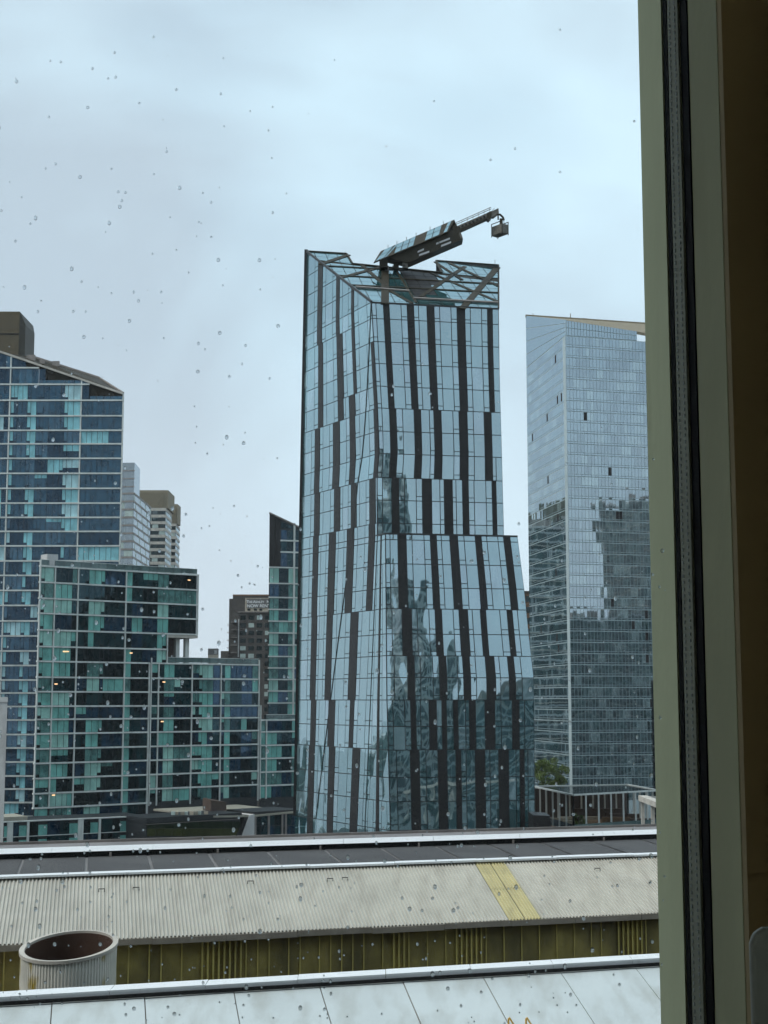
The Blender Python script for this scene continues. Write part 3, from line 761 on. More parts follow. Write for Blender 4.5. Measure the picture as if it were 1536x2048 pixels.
# --- long block in three steps: the wall line is shared
WB = from_px(66, 290, 518, 322)
B_u = 251
vB = [1142, 1173, 1204, 1233, 1265, 1297, 1325.5, 1356, 1384, 1412, 1437.5, 1465, 1494, 1522, 1551, 1580, 1608, 1638]
zB = [WB.z_of(B_u, v) for v in vB]
sB = lambda u, v=1400: WB.s_of(u, v)
blockB = thing('apartment_block', (WB(12, 0).x, 305, 0), 'broad green glass block with overhanging top corner, in front of the slanted blue block', 'building')
b0, b1, b2, b3, b4 = sB(73), sB(103), sB(150), sB(247), sB(297)
bT, bM = sB(391), sB(332)
def baysB(k):
    if k < 4: return [(b0, b1), (b1, b2), (b2, b3), (b3, bT)]
    if k < 6: return [(b0, b1), (b1, b2), (b2, b3), (b3, bM)]
    return [(b0, b1), (b1, b2), (b2, b3), (b3, b4)]
mb = MB(); wbody(mb, WB, b0, bT - .1, zB[4] - .2, zB[0], -.05, 15); wbody(mb, WB, b0, bM - .1, zB[6], zB[4] - .2, -.05, 15); wbody(mb, WB, b0, b4 + .1, 0, zB[6], -.05, 15)
mb.build('core_wall', M_core, blockB)
pnB = Panes(); facade(blockB, WB, zB, baysB, pnB, M_green, [M_blindG, M_blindG, M_blindG2, M_blindG3], random.Random(21), slab=.34)
pnB.build(blockB, 'pane')
for k, z in enumerate(zB[:-1]):
    r = bT + .2 if k < 5 else (bM if k < 6 else b4)
    wpart('slab_band', M_white, blockB, WB, b0 - .2, r, z - .155, z + .155, -.3, .32)
for a, k0, k1 in ((b0, 0, 16), (b1, 0, 16), (b2, 0, 16), (b3, 0, 16), (b4, 6, 17), (bT + .1, 0, 4), (bM, 4, 6)):
    wpart('white_mullion', M_white, blockB, WB, a - .12, a + .12, zB[k1], zB[k0] + (1.2 if a == b0 else 0), -.1, .26)
wpart('soffit_beam', M_cream, blockB, WB, bM, bT + .2, zB[4] - .75, zB[4] - .22, -8, .2)
for a in (sB(362), sB(381)): wpart('column', M_white, blockB, WB, a - .45, a + .45, zB[6], zB[4] - .75, -2.6, -1.7)
wpart('terrace_back_wall', M_rust, blockB, WB, bM, bT - .6, zB[6], zB[4] - .75, -8.2, -7.9)
# parapet balustrade with posts
def balustrade(root, w, a0, a1, z, o=-.1, h=1.05, step=1.9):
    n = max(1, int((a1 - a0) / step)); d = (a1 - a0) / n
    for i in range(n):
        mb = MB(); wbox(mb, w, a0 + i * d + .05, a0 + i * d + d - .05, z + .05, z + h, o - .02, o); mb.build('balustrade_pane', M_rail, root)
        mb = MB(); wbox(mb, w, a0 + i * d - .04, a0 + i * d + .04, z, z + h + .05, o - .08, o + .03); mb.build('balustrade_post', M_core, root)
    mb = MB(); wbox(mb, w, a0, a1, z + h, z + h + .09, o - .08, o + .05); mb.build('balustrade_rail', M_white, root)
balustrade(blockB, WB, b1, bT, zB[0] + .2); balustrade(blockB, WB, b0, b0 + 2.0, zB[0] + .2)
wpart('stair_hut', M_pale, blockB, WB, sB(104), sB(126), zB[0] + .2, zB[0] + 2.9, -7, -4)

blockC = thing('apartment_block', (WB(40, 0).x, 318, 0), 'middle step of the green glass blocks, lower flat roof with balustrade', 'building')
c0, c1, c2, c3, c4 = sB(301), sB(316), sB(383), sB(441), sB(517)
mb = MB(); wbody(mb, WB, c0, c4 - .1, 0, zB[6], -.05, 14); mb.build('core_wall', M_core, blockC)
pnC = Panes(); facade(blockC, WB, zB[6:17], lambda k: [(c0, c1), (c1, c2), (c2, c3), (c3, c4)], pnC, M_green, [M_blindG, M_blindG, M_blindG2, M_blindG3], random.Random(31), slab=.34, pblind=.40)
pnC.build(blockC, 'pane')
for z in zB[6:16]: wpart('slab_band', M_white, blockC, WB, c0 - .1, c4 + .1, z - .155, z + .155, -.3, .33)
for a in (c0, c1, c2, c3, c4): wpart('white_mullion', M_white, blockC, WB, a - .11, a + .11, zB[16] - .6, zB[6] + (1.1 if a in (c0, c4) else 0), -.1, .27)
balustrade(blockC, WB, c1, c4, zB[6] + .2)

blockE = thing('apartment_block', (WB(62, 0).x, 330, 0), 'lowest step of the green glass blocks, beside the foot of the striped tower', 'building')
e0, e1, e2 = sB(521), sB(533), sB(594)
zE = [zB[10] - .55] + [z - .3 for z in zB[11:17]]
mb = MB(); wbody(mb, WB, e0, e2 + 8, 0, zE[0], -.05, 12); mb.build('core_wall', M_core, blockE)
pnE = Panes(); facade(blockE, WB, zE, lambda k: [(e0, e1), (e1, e2)], pnE, M_green, [M_blindG, M_blindG, M_blindG2, M_blindG3], random.Random(41), slab=.34)
pnE.build(blockE, 'pane')
for z in zE[:-1]: wpart('slab_band', M_white, blockE, WB, e0 - .1, e2 + 8, z - .155, z + .155, -.3, .33)
for a in (e0, e1): wpart('white_mullion', M_white, blockE, WB, a - .11, a + .11, zE[-1], zE[0] + (3.2 if a == e0 else 0), -.1, .27)
balustrade(blockE, WB, e1, e2 + 4, zE[0] + .2, h=.9)

for root, u, v in ((blockB, 126, 1303), (blockB, 132, 1303), (blockB, 111, 1368), (blockB, 112, 1590), (blockC, 325, 1443), (blockB, 374, 1160), (blockB, 260, 1306), (blockC, 327, 1364)):
    p = WB(sB(u), WB.z_of(u, v), .06); mb = MB(); mb.obox(p, WB.t * .32, WB.n * .02, (0, 0, .11)); mb.build('room_lamp', M_lamp, root)
# --- slim tower with a slanted top beside the striped tower
WD = from_px(535.5, 400, 640, 404)
slim = thing('apartment_tower', (WD(5, 0).x, 412, 0), 'slim green glass tower with dark slanted top, close behind the striped tower', 'building')
vD = [1135, 1167, 1195, 1219, 1242.5, 1266, 1290, 1313, 1336, 1359, 1382, 1406, 1430, 1454, 1478, 1502]
zD = [WD.z_of(560, v) for v in vD]; sD = lambda u: WD.s_of(u, 1150)
dR = sD(640)
mb = MB(); wbody(mb, WD, 0, dR, 0, zD[0], -.05, 14)
mb.prism([WD(0, zD[0], -.05), WD(dR, zD[0], -.05), WD(dR, WD.z_of(640, 1075), -.05), WD(0, WD.z_of(538, 1027), -.05)], [WD(0, zD[0], -.05) + Vector((0, 14, 0)), WD(dR, zD[0], -.05) + Vector((0, 14, 0)), WD(dR, WD.z_of(640, 1072), -.05) + Vector((0, 14, 0)), WD(0, WD.z_of(538, 1036), -.05) + Vector((0, 14, 0))])
mb.build('core_wall', M_core, slim)
pnD = Panes(); facade(slim, WD, zD, lambda k: [(0, sD(588)), (sD(588), dR)], pnD, M_green, [M_blindG, M_blindG, M_blindG2, M_blindG3], random.Random(51), slab=.38, pblind=.40)
zD2 = [WD.z_of(560, v) for v in (1058, 1081, 1104, 1135)]
m_ = (WD.z_of(538, 1027) - WD.z_of(640, 1075)) / dR
for z1, z0 in zip([1e3] + zD2, zD2):
    for a0, a1 in ((sD(561), sD(574)), (sD(574), sD(587)), (sD(589), sD(600)), (sD(600), sD(612))):
        poly = clip([(a0 + .06, z0 + .25), (a1 - .06, z0 + .25), (a1 - .06, min(z1, 200) - .25), (a0 + .06, min(z1, 200) - .25)], m_, 1, WD.z_of(538, 1027) - .6)
        if len(poly) >= 3: pnD.add([WD(a, z, .02) for a, z in poly], -WD.n * .06, random.choice(M_green))
pnD.build(slim, 'pane')
for z in zD: wpart('slab_band', M_white, slim, WD, 0, dR, z - .18, z + .18, -.3, .35)
for z in zD2[1:3]: wpart('slab_band', M_white, slim, WD, sD(560), dR, z - .2, z + .2, -.3, .35)
wpart('white_mullion', M_white, slim, WD, sD(588) - .25, sD(588) + .25, 5, WD.z_of(588, 1046), -.1, .27)
wpart('dark_panel', M_tdark, slim, WD, .1, sD(549) - .05, zD[0] + .3, WD.z_of(545, 1032), -.05, .12)
wpart('dark_panel', M_tdark, slim, WD, sD(549) + .05, sD(560), zD[0] + .3, WD.z_of(556, 1037), -.05, .12)
mb = MB(); mb.bar(WD(0, WD.z_of(538, 1026), .1), WD(dR, WD.z_of(640, 1074), .1), .5, .4); mb.bar(WD(0, WD.z_of(538, 1026), .1), WD(dR * .6, WD.z_of(600, 1043), -10), .4, .4); mb.build('roof_edge', M_gutter, slim)

# --- podium in front of the blocks
WP = from_px(4, 262, 296, 276)
pod = thing('podium_building', (WP(10, 0).x, 270, 0), 'low glazed podium with white frames below the broad green block', 'building')
zP = [WP.z_of(150, v) for v in (1638, 1668, 1696)]
aP = lambda u: WP.s_of(u, 1650)
mb = MB(); wbox(mb, WP, aP(-60), aP(291), 0, zP[0], -10, -.05); mb.build('core_wall', M_core, pod)
pnP = Panes(); rP = random.Random(5)
cols = [-60, 8, 16, 22, 54, 58, 95, 120, 157, 165, 196, 201, 225, 255, 290]
for i in range(len(cols) - 1):
    for j in range(2):
        wd = aP(cols[i + 1]) - aP(cols[i]); n = max(1, int(wd / 1.2))
        blind_on = rP.random() < .6
        for q in range(n):
            a0 = aP(cols[i]) + wd * q / n; a1 = aP(cols[i]) + wd * (q + 1) / n
            mt = M_blindG if (blind_on and wd < 4 and q > 0) or wd < .9 else rP.choice(M_green)
            zt = zP[j] - (.25 if j == 0 else .12)
            if mt is M_blindG: zt -= .5
            pnP.add([WP(a0 + .04, zP[j + 1] + .08, .02), WP(a1 - .04, zP[j + 1] + .08, .02), WP(a1 - .04, zt, .02), WP(a0 + .04, zt, .02)], -WP.n * .06, mt)
pnP.build(pod, 'pane')
wpart('roof_edge', M_white, pod, WP, aP(-60), aP(292), zP[0] - .10, zP[0] + .10, -.3, .3); wpart('roof_deck', M_core, pod, WP, aP(-60), aP(291), zP[0] - .3, zP[0] + .02, -10, -.32)
wpart('transom', M_white, pod, WP, aP(-60), aP(291), zP[1] - .06, zP[1] + .06, -.2, .12)
for u in (20, 56, 161, 199, 291): wpart('white_mullion', M_white, pod, WP, aP(u) - (.5 if u in (20, 161) else .2), aP(u) + (.5 if u in (20, 161) else .2), 0, zP[0] - .13, -.2, .25)
wpart('roof_terrace', M_terr, pod, WP, aP(-60), aP(60), zP[0] + .05, zP[0] + .7, -9, -1.5)

WQ = from_px(290, 268, 600, 290)
hall = thing('entrance_hall', (WQ(15, 0).x, 280, 0), 'dark green glass hall with stone terrace roof and white slanted end wall', 'building')
aQ = lambda u: WQ.s_of(u, 1640)
zq = lambda u, v: WQ.z_of(u, v)
mb = MB(); wbox(mb, WQ, aQ(293), aQ(480), 0, zq(400, 1631), -9, -.05); wbox(mb, WQ, aQ(506), aQ(602), 0, zq(540, 1622), -9, -.05); mb.build('core_wall', M_core, hall)
pnQ = Panes(); M_hallg = glass('hall_glass', (0.012, 0.022, 0.010), (.5, .6, .5), 1.5, 0.0); M_hallw = glass('hall_glass_warm', (0.045, 0.05, 0.014), (.5, .6, .5), 1.45, 0.0)
for i in range(11):
    u0, u1 = 295 + i * 17, 295 + i * 17 + 16.2
    for v0, v1, mt in ((1643, 1656, M_hallg), (1657, 1672, M_hallw)):
        pnQ.add([WQ(aQ(u0), zq(u0, v1), .02), WQ(aQ(u1), zq(u1, v1), .02), WQ(aQ(u1), zq(u1, v0), .02), WQ(aQ(u0), zq(u0, v0), .02)], -WQ.n * .06, mt)
for u0, u1 in ((512, 521), (522, 535), (539, 549), (550, 562), (566, 570), (572, 582), (583, 595)):
    for v0, v1 in ((1630, 1650), (1652, 1672)):
        pnQ.add([WQ(aQ(u0), zq(u0, v1), .02), WQ(aQ(u1), zq(u1, v1), .02), WQ(aQ(u1), zq(u1, v0), .02), WQ(aQ(u0), zq(u0, v0), .02)], -WQ.n * .06, random.choice(M_green))
pnQ.build(hall, 'pane')
wpart('dark_cornice', M_core, hall, WQ, aQ(292), aQ(482), zq(400, 1640), zq(400, 1630), -8.9, .25)
wpart('transom', M_gutter, hall, WQ, aQ(293), aQ(478), zq(400, 1643), zq(400, 1642), -.1, .15)
q = [WQ(aQ(480), zq(480, 1676), .5), WQ(aQ(506), zq(506, 1676), .5), WQ(aQ(506), zq(506, 1628), .5), WQ(aQ(496), zq(496, 1630), .5)]
mb = MB(); mb.prism(q, [p - WQ.n * 5 for p in q]); mb.build('slanted_wall', M_pale, hall)
q = [WQ(aQ(470), zq(470, 1676), .3), WQ(aQ(480), zq(480, 1676), .3), WQ(aQ(496), zq(496, 1630), .3), WQ(aQ(490), zq(490, 1629), .3)]
mb = MB(); mb.prism(q, [p - WQ.n * 5 for p in q]); mb.build('slanted_return', M_tdark, hall)
q = [WQ(aQ(425), zq(425, 1631), .35), WQ(aQ(506), zq(506, 1630), .35), WQ(aQ(592), zq(592, 1622), .35), WQ(aQ(602), zq(602, 1622), -22), WQ(aQ(430), zq(430, 1617), -22)]
for i in (3, 4): q[i].z = q[1].z + .3
mb = MB(); mb.prism(q, [p - Vector((0, 0, .35)) for p in q]); mb.build('terrace', M_terr, hall)
for u in (510, 537, 564, 571): wpart('white_mullion', M_gutter, hall, WQ, aQ(u) - .2, aQ(u) + .2, 0, zq(540, 1628), -.1, .2)
bx = [WQ(aQ(463), zq(463, 1628), -9), WQ(aQ(500), zq(500, 1628), -8)]
mb = MB(); z0 = zq(470, 1627); z1 = z0 + 2.1
mb.prism([WQ(aQ(463), z0, -7), WQ(aQ(494), z0, -7), WQ(aQ(494), z1 - .5, -7), WQ(aQ(463), z1, -7)], [WQ(aQ(475), z0, -12), WQ(aQ(500), z0, -12), WQ(aQ(500), z1 - .3, -12), WQ(aQ(475), z1 + .2, -12)]); mb.build('roof_hut', M_rust, hall)
for i, u in enumerate((352, 358, 371, 377, 389, 398, 404, 418)):
    mb = MB(); mb.obox(WQ(aQ(u), zq(u, 1627), -1.0), (.35, 0, 0), (0, .3, 0), (0, 0, .3)); mb.build('terrace_furniture', [M_winbl, M_beige, M_terr][i % 3], hall)
# pale wall at the very left
pw = MB(); x0, x1 = pix(-40, 1400, 178), pix(15, 1400, 178)
zw = zat(1396, 178); pw.prism([(x0.x, 178, 0), (x1.x, 178, 0), (x1.x, 178, zw), (x0.x, 178, zw)], [(x0.x, 184, 0), (x1.x - 2, 184, 0), (x1.x - 2, 184, zw), (x0.x, 184, zw)]); pw.prism([(x0.x, 177.9, zw - .5), (x1.x + .06, 177.9, zw - .5), (x1.x + .06, 177.9, zw + .12), (x0.x, 177.9, zw + .12)], [(x0.x, 184, zw - .5), (x1.x - 1.9, 184, zw - .5), (x1.x - 1.9, 184, zw + .12), (x0.x, 184, zw + .12)])
tag(pw.build('pale_wall_end', M_pale), 'narrow white concrete wall end at the left edge, before the glass blocks', 'wall')
# ------------------------------------------------------------------ gridded tower on the right
WHr = from_px(1142.5, 390, 1420, 401)            # right face
ca = pix(1142.5, 1400, 390); cl = pix(1061, 1400, 429)
WHl = Wall((cl.x, cl.y), (ca.x, ca.y))           # left face
grid = thing('grid_tower', (60, 410, 0), 'pale glass tower with fine window grid fading into mist beside the window frame', 'skyscraper')
zHt = WHr.z_of(1136, 672)
vH = [672]
zH = [zHt]; fh = (zHt - WHr.z_of(1141, 1284)) / 28.0
while zH[-1] > 3: zH.append(zH[-1] - fh)
rz = lambda u, v: WHr.z_of(u, v)
mb = MB(); L_, R_ = WHl.len, WHr.s_of(1420)
wbox(mb, WHr, 0, R_, 0, zHt, -2, -.03); wbox(mb, WHl, 0, L_ - .05, 0, zHt, -.3, -.03); mb.build('core_wall', M_hframe, grid)
bk = MB(); bk.poly([WHl(0, 0, -.1), WHl(0, zHt, -.1), WHr(R_, zHt, -40), WHr(R_, 0, -40)]); bk.build('rear_wall', M_hframe, grid)
hp = Panes(); rH = random.Random(77); hrest = MB()
def hface(w, a0, a1, pitch, umax):
    n = int((a1 - a0) / pitch); p = (a1 - a0) / n
    for k in range(len(zH) - 1):
        z1, z0 = zH[k], zH[k + 1]
        if proj(w(a0, z1))[1] > 1590: break
        run = 0; mt = M_hglass[0]
        for i in range(n):
            if run <= 0:
                run = rH.choice((1, 2, 2, 3)); x = rH.random()
                mt = M_hglass[2] if x < .16 else (M_hglass[1] if x < .5 else M_hglass[0])
            run -= 1
            m2 = M_hglass[3] if rH.random() < .008 else mt
            x0, x1 = a0 + i * p + .05, a0 + i * p + p - .05
            c = proj(w(x0, z1))
            if c[0] > umax: continue
            j = [rH.uniform(-.0025, .0025) for _ in range(2)]
            def q(y0, y1): return [w(x0, y0, .02 - j[0] - j[1]), w(x1, y0, .02 + j[0] - j[1]), w(x1, y1, .02 + j[0] + j[1]), w(x0, y1, .02 - j[0] + j[1])]
            hp.add(q(z0 + .62, z1 - .14), -w.n * .05, m2)
            hp.add(q(z0 + .09, z0 + .50), -w.n * .05, M_hglass[0], 'spandrel_pane')
hface(WHr, 0, R_, .98, 1345); hface(WHl, 0, L_, 1.25, 1345)
hp.build(grid, 'pane'); hp.build(grid, 'spandrel_pane', limit=0, rest='spandrel_field')
# tall screen crown sloping down to the right
crl = WHl.z_of(1051, 632); crc = WHr.z_of(1136, 640); crr = WHr.z_of(1290, 682)
cp_ = Panes()
n = 26
for i in range(n):
    a0, a1 = L_ * i / n, L_ * (i + 1) / n; za, zb_ = crl + (crc - crl) * i / n, crl + (crc - crl) * (i + 1) / n
    for j in range(4):
        f0, f1 = j / 4, (j + 1) / 4
        cp_.add([WHl(a0 + .06, zHt + .2 + (za - zHt) * f0, .02), WHl(a1 - .06, zHt + .2 + (zb_ - zHt) * f0, .02), WHl(a1 - .06, zHt + (zb_ - zHt) * f1, .02), WHl(a0 + .06, zHt + (za - zHt) * f1, .02)], -WHl.n * .1, M_hglass[0], 'crown_pane')
aS = WHr.s_of(1290)
n = 24
for i in range(n):
    a0, a1 = aS * i / n, aS * (i + 1) / n
    top = lambda a: WHr.z_of(1136, 641) + (WHr.z_of(1290, 664) - WHr.z_of(1136, 641)) * a / aS
    for j in range(2):
        f0, f1 = j / 2, (j + 1) / 2
        cp_.add([WHr(a0 + .06, zHt + .2 + (top(a0) - zHt) * f0, .02), WHr(a1 - .06, zHt + .2 + (top(a1) - zHt) * f0, .02), WHr(a1 - .06, zHt + (top(a1) - zHt) * f1, .02), WHr(a0 + .06, zHt + (top(a0) - zHt) * f1, .02)], -WHr.n * .1, M_hglass[0], 'crown_pane')
cp_.build(grid, 'crown_pane')
q = [WHl(0, crl, -.1), WHl(L_, crc - .1, -.1), WHr(aS, top(aS), -.1), WHr(R_, top(aS) - 2, -.1), pix(1420, 662, 420), pix(1290, 648, 432)]
mb = MB(); mb.prism(q, [p - Vector((0, 0, .8)) for p in q]); mb.build('roof', M_tan, grid)
mb = MB(); mb.bar(pix(1051, 632, 429), pix(1290, 648, 432), .9, .7); mb.bar(pix(1165, 643, 431), pix(1215, 648, 431), .5, 2.0); mb.build('roof_rail', M_tan, grid)
for u in (1066, 1141): one('mast', M_tan, grid, 'tube', [pix(u, 640, 430), pix(u, 627, 430)], .12, 5)
# crown frame behind the crown panes
mb = MB(); mb.prism([WHl(0, zHt, -.06), WHl(L_, zHt, -.06), WHl(L_, crc, -.06), WHl(0, crl, -.06)], [WHl(0, zHt, -.4), WHl(L_, zHt, -.4), WHl(L_, crc, -.4), WHl(0, crl, -.4)])
mb.prism([WHr(0, zHt, -.06), WHr(aS, zHt, -.06), WHr(aS, top(aS), -.06), WHr(0, top(0), -.06)], [WHr(0, zHt, -.4), WHr(aS, zHt, -.4), WHr(aS, top(aS), -.4), WHr(0, top(0), -.4)]); mb.build('crown_wall', M_hframe, grid)

# dark block that peeks out between the grid tower and the window frame
WK = from_px(1303, 330, 1420, 336)
dk = thing('office_block', (WK(5, 0).x, 340, 0), 'dark green glass block edge between grid tower and window frame', 'building')
zk = WK.z_of(1306, 1361); mb = MB(); wbody(mb, WK, 0, 13, 0, zk, 0, 10, .32, .3); mb.build('core_wall', M_core, dk)
kp = Panes()
for i in range(4):
    z = zk - .3; 
    while z > 3: kp.add([WK(i * 1.6 + .1, z - 2.4, .03), WK(i * 1.6 + 1.5, z - 2.4, .03), WK(i * 1.6 + 1.5, z, .03), WK(i * 1.6 + .1, z, .03)], -WK.n * .05, M_green[1]); z -= 2.9
kp.build(dk, 'pane')

# ------------------------------------------------------------------ far buildings
def far_tower(name, label, corner_u, Yc, ul, Yl, ur, Yr, vtop, fpx, band, bandm, glassm, nfl, split=5, zlow=0, capx=None, wl=.55):
    a, c, b = pix(ul, 1400, Yl), pix(corner_u, 1400, Yc), pix(ur, 1400, Yr)
    wl_, wr_ = Wall((a.x, a.y), (c.x, c.y)), Wall((c.x, c.y), (b.x, b.y))
    zt = zat(vtop, Yc, corner_u); r = thing(name, (c.x, Yc + 5, 0), label, 'building')
    mb = MB(); back = Vector((a.x + (b.x - c.x), a.y + (b.y - c.y), 0))
    pl = [Vector((a.x, a.y, 0)), Vector((c.x, c.y, 0)), Vector((b.x, b.y, 0)), back]
    for i in range(4): mb.poly([pl[i], pl[(i + 1) % 4], pl[(i + 1) % 4] + Vector((0, 0, zt)), pl[i] + Vector((0, 0, zt))])
    mb.poly([p + Vector((0, 0, zt)) for p in pl]); mb.build('core_wall', M_core if glassm is M_wingl else M_hframe, r)
    fh = fpx * Yc / FPX; ps = Panes()
    for k in range(nfl):
        z1 = zt - k * fh; z0 = z1 - fh
        for w in (wl_, wr_):
            wpart('floor_band', bandm, r, w, -.1 if w is wr_ else 0, w.len + .12, z1 - fh * band, z1, -.2, .25)
            n = max(2, int(w.len / 3.0)); d = w.len / n
            for i in range(n):
                ps.add([w(i * d + .2, z0 + .1, .08), w(i * d + d - .2, z0 + .1, .08), w(i * d + d - .2, z1 - fh * band - .1, .08), w(i * d + .2, z1 - fh * band - .1, .08)], -w.n * .1, glassm if (i * 7 + k * 3) % 5 else M_winbl)
    ps.build(r, 'pane'); return r, wl_, wr_, zt
f1, w1, w2, zt1 = far_tower('glass_tower', 'pale misty tower with slanting floor lines directly right of the blue slanted block', 259, 620, 205, 622, 294, 668, 985, 16.2, .22, M_gutter, M_fglass, 18)
mb = MB(); a, b = w1(0, 0), w1(w1.len, 0)
mb.prism([w1(0, zt1, 0), w1(w1.len, zt1, 0), w1(w1.len, zat(925, 620, 259), 0), w1(0, zat(925, 620, 259), 0)], [w1(0, zt1, -22), w2(15, zt1, 0), w2(15, zat(938, 635, 272), 0), w1(0, zat(930, 635, 240), -22)])
mb.build('penthouse', M_fglass, f1)
for v in (940, 956, 972): wpart('penthouse_band', M_gutter, f1, w1, 0, w1.len + .1, zat(v + 2, 620, 259), zat(v, 620, 259), -.2, .2)
f2, w3, w4, zt2 = far_tower('banded_tower', 'tan and cream tower with louvred brown crown behind the misty tower', 324, 690, 270, 690, 336, 712, 1016, 13.6, .42, M_cream, M_wingl, 13)
for i in range(12):
    z = zt2 + .2 + i * .62; wpart('louvre', M_tan, f2, w3, w3.len * .02, w3.len - 1.0, z, z + .5, -.2, .1 + .02 * i)
boxo('crown', M_tan, f2, (w3(0, 0).x, 690.5, zt2), (w3(w3.len, 0).x + 1.0, 712, zat(980, 690, 320)))
f3, w5, w6, zt3 = far_tower('banded_tower', 'narrow tan and cream tower, rightmost of the misty far towers', 345, 740, 325, 740, 353, 760, 1047, 13.0, .42, M_cream, M_wingl, 9)
boxo('crown', M_tan, f3, (w5(0, 0).x, 740.5, zt3), (w5(w5.len, 0).x + .8, 752, zat(1008, 740, 340)))
for i in range(9): wpart('louvre', M_tan, f3, w5, 0, w5.len, zt3 + .3 + i * .9, zt3 + .9 + i * .9, -.2, .12)

# dark brick house with the painted sign
YA = 570
WG = from_px(459, YA, 640, YA)
ash = thing('brick_apartment_house', (WG(15, 0).x, YA + 8, 0), 'dark brick apartment house with white sign near its roof, behind the slim tower', 'building')
zg = lambda v: zat(v, YA, 500); ag = lambda u: WG.s_of(u)
mb = MB(); wbox(mb, WG, ag(463), ag(640), 0, zg(1192), -16, 0); wbox(mb, WG, ag(455), ag(463) - .02, 0, zg(1197), -16, -1.5); wbox(mb, WG, ag(440), ag(455) - .02, 0, zg(1302), -12, -.4); mb.build('wall', M_brick, ash)
wpart('parapet', M_redbr, ash, WG, ag(463), ag(640), zg(1192), zg(1189), -16, .2)
wpart('cornice', M_gutter, ash, WG, ag(474), ag(640), zg(1225), zg(1223), -1, .5)
wpart('sign_surround', M_beige, ash, WG, ag(488), ag(600), zg(1223), zg(1196), 0, .25)
sb = wpart('sign_board', M_signgrey, ash, WG, ag(491.5), ag(600), zg(1216), zg(1197.5), .25, .4)
def text(body, u, v, hpx, name, parent, w, mat, Yd, o):
    cu = bpy.data.curves.new(name, 'FONT'); cu.body = body; cu.size = 1.0; cu.extrude = .02; cu.offset = .018
    tmp = bpy.data.objects.new(name + '_tmp', cu); COL.objects.link(tmp)
    dg = bpy.context.evaluated_depsgraph_get(); me = bpy.data.meshes.new_from_object(tmp.evaluated_get(dg))
    bpy.data.objects.remove(tmp)
    s = hpx * Yd / FPX / .70
    me.transform(Matrix.Scale(s, 4)); me.materials.clear(); me.materials.append(mat)
    ob = bpy.data.objects.new(name, me); p = w(w.s_of(u, v), zat(v, Yd, u), o)
    ob.rotation_euler = (math.pi / 2, 0, math.atan2(w.t.y, w.t.x)); place(ob, parent, p); return ob
text('T', 493.3, 1206.2, 5.4, 'lettering', sb, WG, M_letter, YA, .45); text('HE', 497.6, 1206.2, 4.4, 'lettering', sb, WG, M_letter, YA, .45)
text('A', 506.2, 1206.2, 5.4, 'lettering', sb, WG, M_letter, YA, .45); text('SHLEY', 511.0, 1206.2, 4.4, 'lettering', sb, WG, M_letter, YA, .45); text('N', 533.6, 1206.2, 5.4, 'lettering', sb, WG, M_letter, YA, .45)
text('NOW RENTING', 494.3, 1214.8, 6.0, 'lettering', sb, WG, M_letter, YA, .45)
gp = Panes(); rG = random.Random(9)
for r_ in range(28):
    v = 1231 + r_ * 15.3
    for c_ in range(6):
        u = 479 + c_ * 16.5
        if (r_ > 5 and u < 515) or v > 1620: continue
        gp.add([WG(ag(u), zg(v + 8.5), .06), WG(ag(u + 11), zg(v + 8.5), .06), WG(ag(u + 11), zg(v), .06), WG(ag(u), zg(v), .06)], -WG.n * .1, M_winbl if rG.random() < .28 else M_wingl, 'window')
for u in (493, 506, 517): gp.add([WG(ag(u), zg(1221.5), .3), WG(ag(u + 6), zg(1221.5), .3), WG(ag(u + 6), zg(1217.5), .3), WG(ag(u), zg(1217.5), .3)], -WG.n * .1, M_wingl, 'window')
gp.build(ash, 'window')
for r_ in range(6):
    v = 1244 + r_ * 15.3
    wpart('balcony', M_gutter, ash, WG, ag(461), ag(473), zg(v + 1), zg(v), 0, 1.6); wpart('balcony_rail', M_brick, ash, WG, ag(461), ag(473), zg(v), zg(v - 4), 1.45, 1.55)
    wpart('balcony', M_gutter, ash, WG, ag(451.5), ag(456), zg(v + 6), zg(v + 5), -4, -1.2)
    if r_ < 5: wpart('light_pilaster', M_pale, ash, WG, ag(474.5), ag(476.5), zg(v + 9), zg(v - 6), 0, .2)
# small roof sign beyond
YS = 640
WS = from_px(414.5, YS, 434.5, YS); zs_ = lambda v: zat(v, YS, 424)
sg = thing('rooftop_sign', (WS(1, 0).x, YS + 2, zs_(1330)), 'small grey rooftop sign with white slanted strokes above the green blocks', 'sign')
wpart('base', M_beige, sg, WS, 0, WS.len, zs_(1345), zs_(1309.5), -3, 0)
wpart('board', M_signgrey, sg, WS, 0, WS.len, zs_(1309.5), zs_(1297), -3, .1)
for k in range(3):
    u = 426.5 + k * 1.9; mb = MB(); mb.bar(WS(WS.s_of(u), zs_(1300.5), .2), WS(WS.s_of(u + 2.2), zs_(1304), .2), .12, .12, up=(0, 1, 0)); mb.bar(WS(WS.s_of(u + 2.2), zs_(1304), .2), WS(WS.s_of(u + .4), zs_(1308), .2), .12, .12, up=(0, 1, 0)); mb.build('logo_stroke', M_letter, sg)
